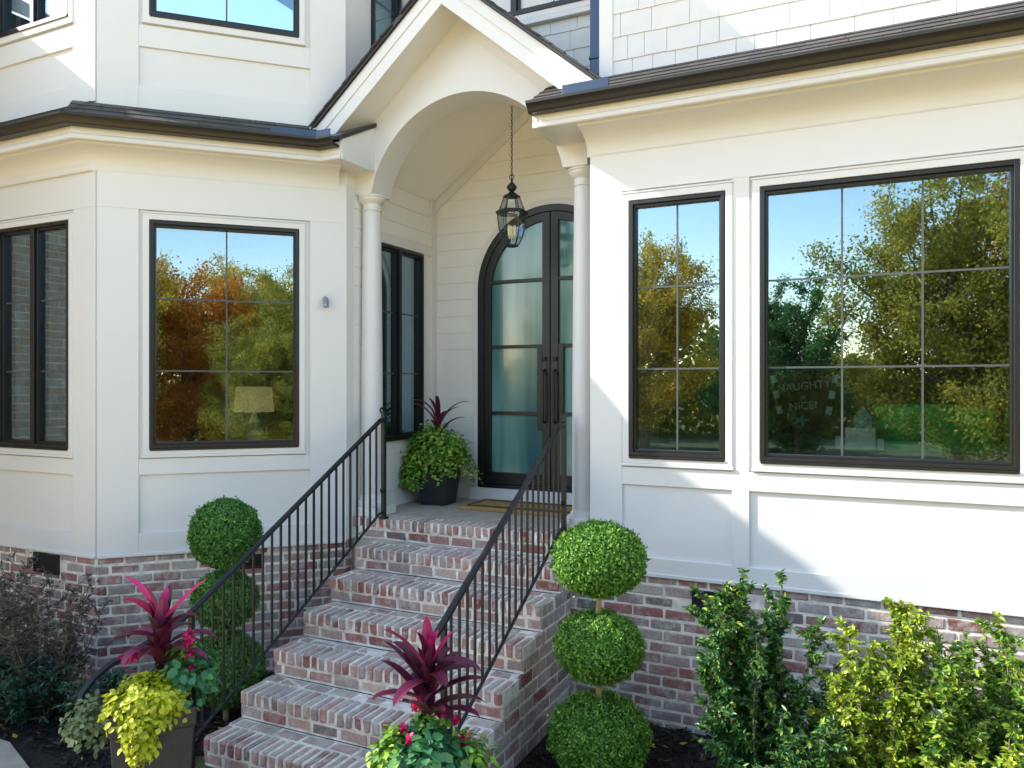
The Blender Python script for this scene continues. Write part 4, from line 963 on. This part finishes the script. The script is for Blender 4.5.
# pale lantern house on the sill
lh = thing('house_lantern', (0,0,0), 'small pale green house shaped lantern on the inner sill of the large right window', 'ornament')
mb = MB(); mb.box(-.20,-.02,5.50,5.62,1.95,2.09); mb.box(-.26,-.21,5.50,5.58,1.95,2.03); mb.box(-.01,.03,5.5,5.58,1.95,2.02); mb.build('body', 'candle_white', lh, bevel=.003)
mb = MB(); mb.prism(W0, [(-.15,2.09),(-.04,2.09),(-.04,2.16),(-.095,2.24),(-.15,2.16)], -5.60, -5.52); mb.build('tower', 'teal_fabric', lh, bevel=.003)
mb = MB(); mb.box(-.6,1.0,5.46,5.66,1.90,1.94); tag(mb.build('console_table', 'wood', bevel=.003), 'narrow wooden shelf under the large right window', 'shelf')
# bay room lamp, chair, book shelf
lp = thing('table_lamp', (0,0,0), 'table lamp with square cream shade seen through the angled bay window', 'lamp')
cx, cy = -4.95, 5.10
mb = MB(); mb.lathe(cx,cy,[(.06,1.9),(.07,1.94),(.02,1.98),(.05,2.05),(.02,2.12),(.012,2.2)],20); mb.build('lamp_base', 'cream', lp, smooth=True)
mb = MB(); mb.lathe(cx,cy,[(.17,2.14),(.15,2.36)],32); mb.build('lamp_shade', 'lamp_shade', lp, smooth=True)
mb = MB(); mb.box(-5.25,-4.6,4.85,5.35,1.86,1.90); mb.box(-5.2,-4.65,4.9,5.3,1.25,1.86); tag(mb.build('side_table', 'wood', bevel=.004), 'wooden side table under the lamp inside the bay room', 'table')
ch = thing('armchair', (0,0,0), 'pale teal armchair seen through the left edge of the angled bay window', 'chair')
mb = MB(); mb.box(-5.95,-5.45,5.2,5.7,1.25,1.72); mb.build('seat', 'teal_fabric', ch, bevel=.04)
mb = MB(); mb.box(-5.95,-5.45,5.7,5.82,1.3,2.3); mb.build('backrest', 'teal_fabric', ch, bevel=.04)
bk = thing('bookcase', (0,0,0), 'cream bookcase seen through the far left bay window', 'bookcase')
mb = MB(); mb.box(-6.05,-5.62,4.35,4.40,1.25,2.2); mb.box(-6.05,-6.02,4.35,4.65,1.25,2.2)
for z in (1.3,1.6,1.9,2.17): mb.box(-6.05,-5.62,4.12,4.40,z,z+.03)
mb.build('shelves', 'cream', bk, bevel=.003)
# ================================================================== TREES ACROSS THE STREET (mirrored in the windows)
def tree_mesh(h, r, mt, seed, n=75000, low=.12, leaf=.10):
    rg = np.random.default_rng(seed); t = bpy.data.objects.new('tree', None); C.objects.link(t); mb = MB()
    P = [(rg.normal(0,.03)*k, rg.normal(0,.03)*k, h*.8*k/9) for k in range(10)]
    mb.tube(P, [h*.022*(1-k/11) for k in range(10)], 8); cl = []
    for i in range(46):
        q = rg.uniform(low, .95); z = h*q; an = rg.uniform(0,6.28); R = r*math.sqrt(max(.08,1-((q-.52)/.52)**2))*rg.uniform(.55,1)
        b = np.array(P[min(9,int(q*.8*9))]); e = np.array([math.cos(an)*R, math.sin(an)*R, z+rg.uniform(0,.08)*h])
        m_ = (b+e)/2+[0,0,-.02*h]; mb.tube([b,m_,e], [h*.007,h*.004,h*.0015], 5)
        for s_ in np.linspace(.3,1.0,9):
            o_ = b+(e-b)*s_; dd = rg.normal(size=3); dd[2] = abs(dd[2])*.7+.1; dd /= np.linalg.norm(dd); e2 = o_+dd*r*rg.uniform(.12,.34)
            mb.tube([o_, (o_+e2)/2, e2], [h*.0018,h*.0012,h*.0006], 4, caps=False)
            for q2 in (.4,.7,1.0): cl.append(o_+(e2-o_)*q2)
    mb.build('trunk', 'bark', t)
    cl = np.array(cl); i = rg.integers(len(cl), size=n); sz = rg.uniform(.03,.075,len(cl))*r
    P = cl[i]+rg.normal(size=(n,3))*sz[i][:,None]; P[:,2] = np.abs(P[:,2])
    rn = np.clip(rg.random(len(cl))[i]*.5+rg.random(n)*.5,0,1)
    V = leaves(P, rg.normal(size=(n,3))+[0,0,.5], leaf*rg.uniform(.6,1.3,n), leaf*.75, rndv=rn, quad=False)
    raw('crown', *V, mt, t); return t
T = {}
T['gold'] = tree_mesh(8.2,3.3,'tree_gold',61); T['olive'] = tree_mesh(8.4,3.7,'tree_olive',62,n=100000); T['orange'] = tree_mesh(7.0,2.9,'tree_orange',63)
T['red'] = tree_mesh(8.8,2.6,'tree_red',64,n=26000,low=.4); T['green'] = tree_mesh(6.2,2.3,'tree_green',65,low=.08)
plan = [('olive',1.9,-13.5,.96,'large olive and gold leafed tree mirrored in the right half of the large window'),
 ('red',4.6,-15.5,1.05,'thin red brown tree rising behind the large olive tree'),
 ('green',-2.6,-18,.93,'slim green tree mirrored in the left part of the large window'),
 ('gold',-7.2,-15,.88,'golden tree mirrored in the narrow right window'),
 ('green',-4.6,-20,.8,'small green tree between the golden tree and the slim green one'),
 ('olive',-11.5,-19,.9,'olive tree far to the left across the street'),
 ('orange',9.6,-12.0,.93,'orange autumn tree mirrored in the angled bay window'),
 ('gold',6.6,-12.5,.78,'golden tree left of the orange tree in the bay window reflection'),
 ('olive',12.6,-9.5,.74,'low olive tree right of the orange tree in the bay window reflection'),
 ('orange',15.5,-8.5,.66,'small orange tree at the right edge of the bay window reflection'),
 ('gold',14.5,-14.0,.86,'golden tree standing behind the orange tree'),
 ('olive',19.0,-6.5,.75,'rounded olive tree farthest right across the lawn'),
 ('olive',9.0,-8.5,.50,'short olive tree in front of the orange tree')]
used = set()
for kd, x, y, s_, lab in plan:
    src = T[kd]
    if kd not in used: o = src; used.add(kd)
    else:
        o = src.copy(); C.objects.link(o)
        for ch_ in [c_ for c_ in bpy.data.objects if c_.parent == src]:
            k2 = ch_.copy(); C.objects.link(k2); k2.parent = o
    o.location = (x,y,0); o.scale = (s_,s_,s_); o.rotation_euler[2] = x*1.7
    tag(o, lab, 'tree', 'autumn trees across the lawn')
# far wood closing the horizon
n = 50000; an = RNG.uniform(rad(170),rad(378),n); R = RNG.uniform(27,33,n); hh = RNG.random(n)*(4.2+1.3*np.sin(an*9)+.8*np.sin(an*23+1))
P = np.stack([R*np.cos(an), R*np.sin(an), hh],1); V = leaves(P, RNG.normal(size=(n,3)), .40, .34, quad=False)
raw('distant_woods', *V, 'tree_olive', kind='stuff')
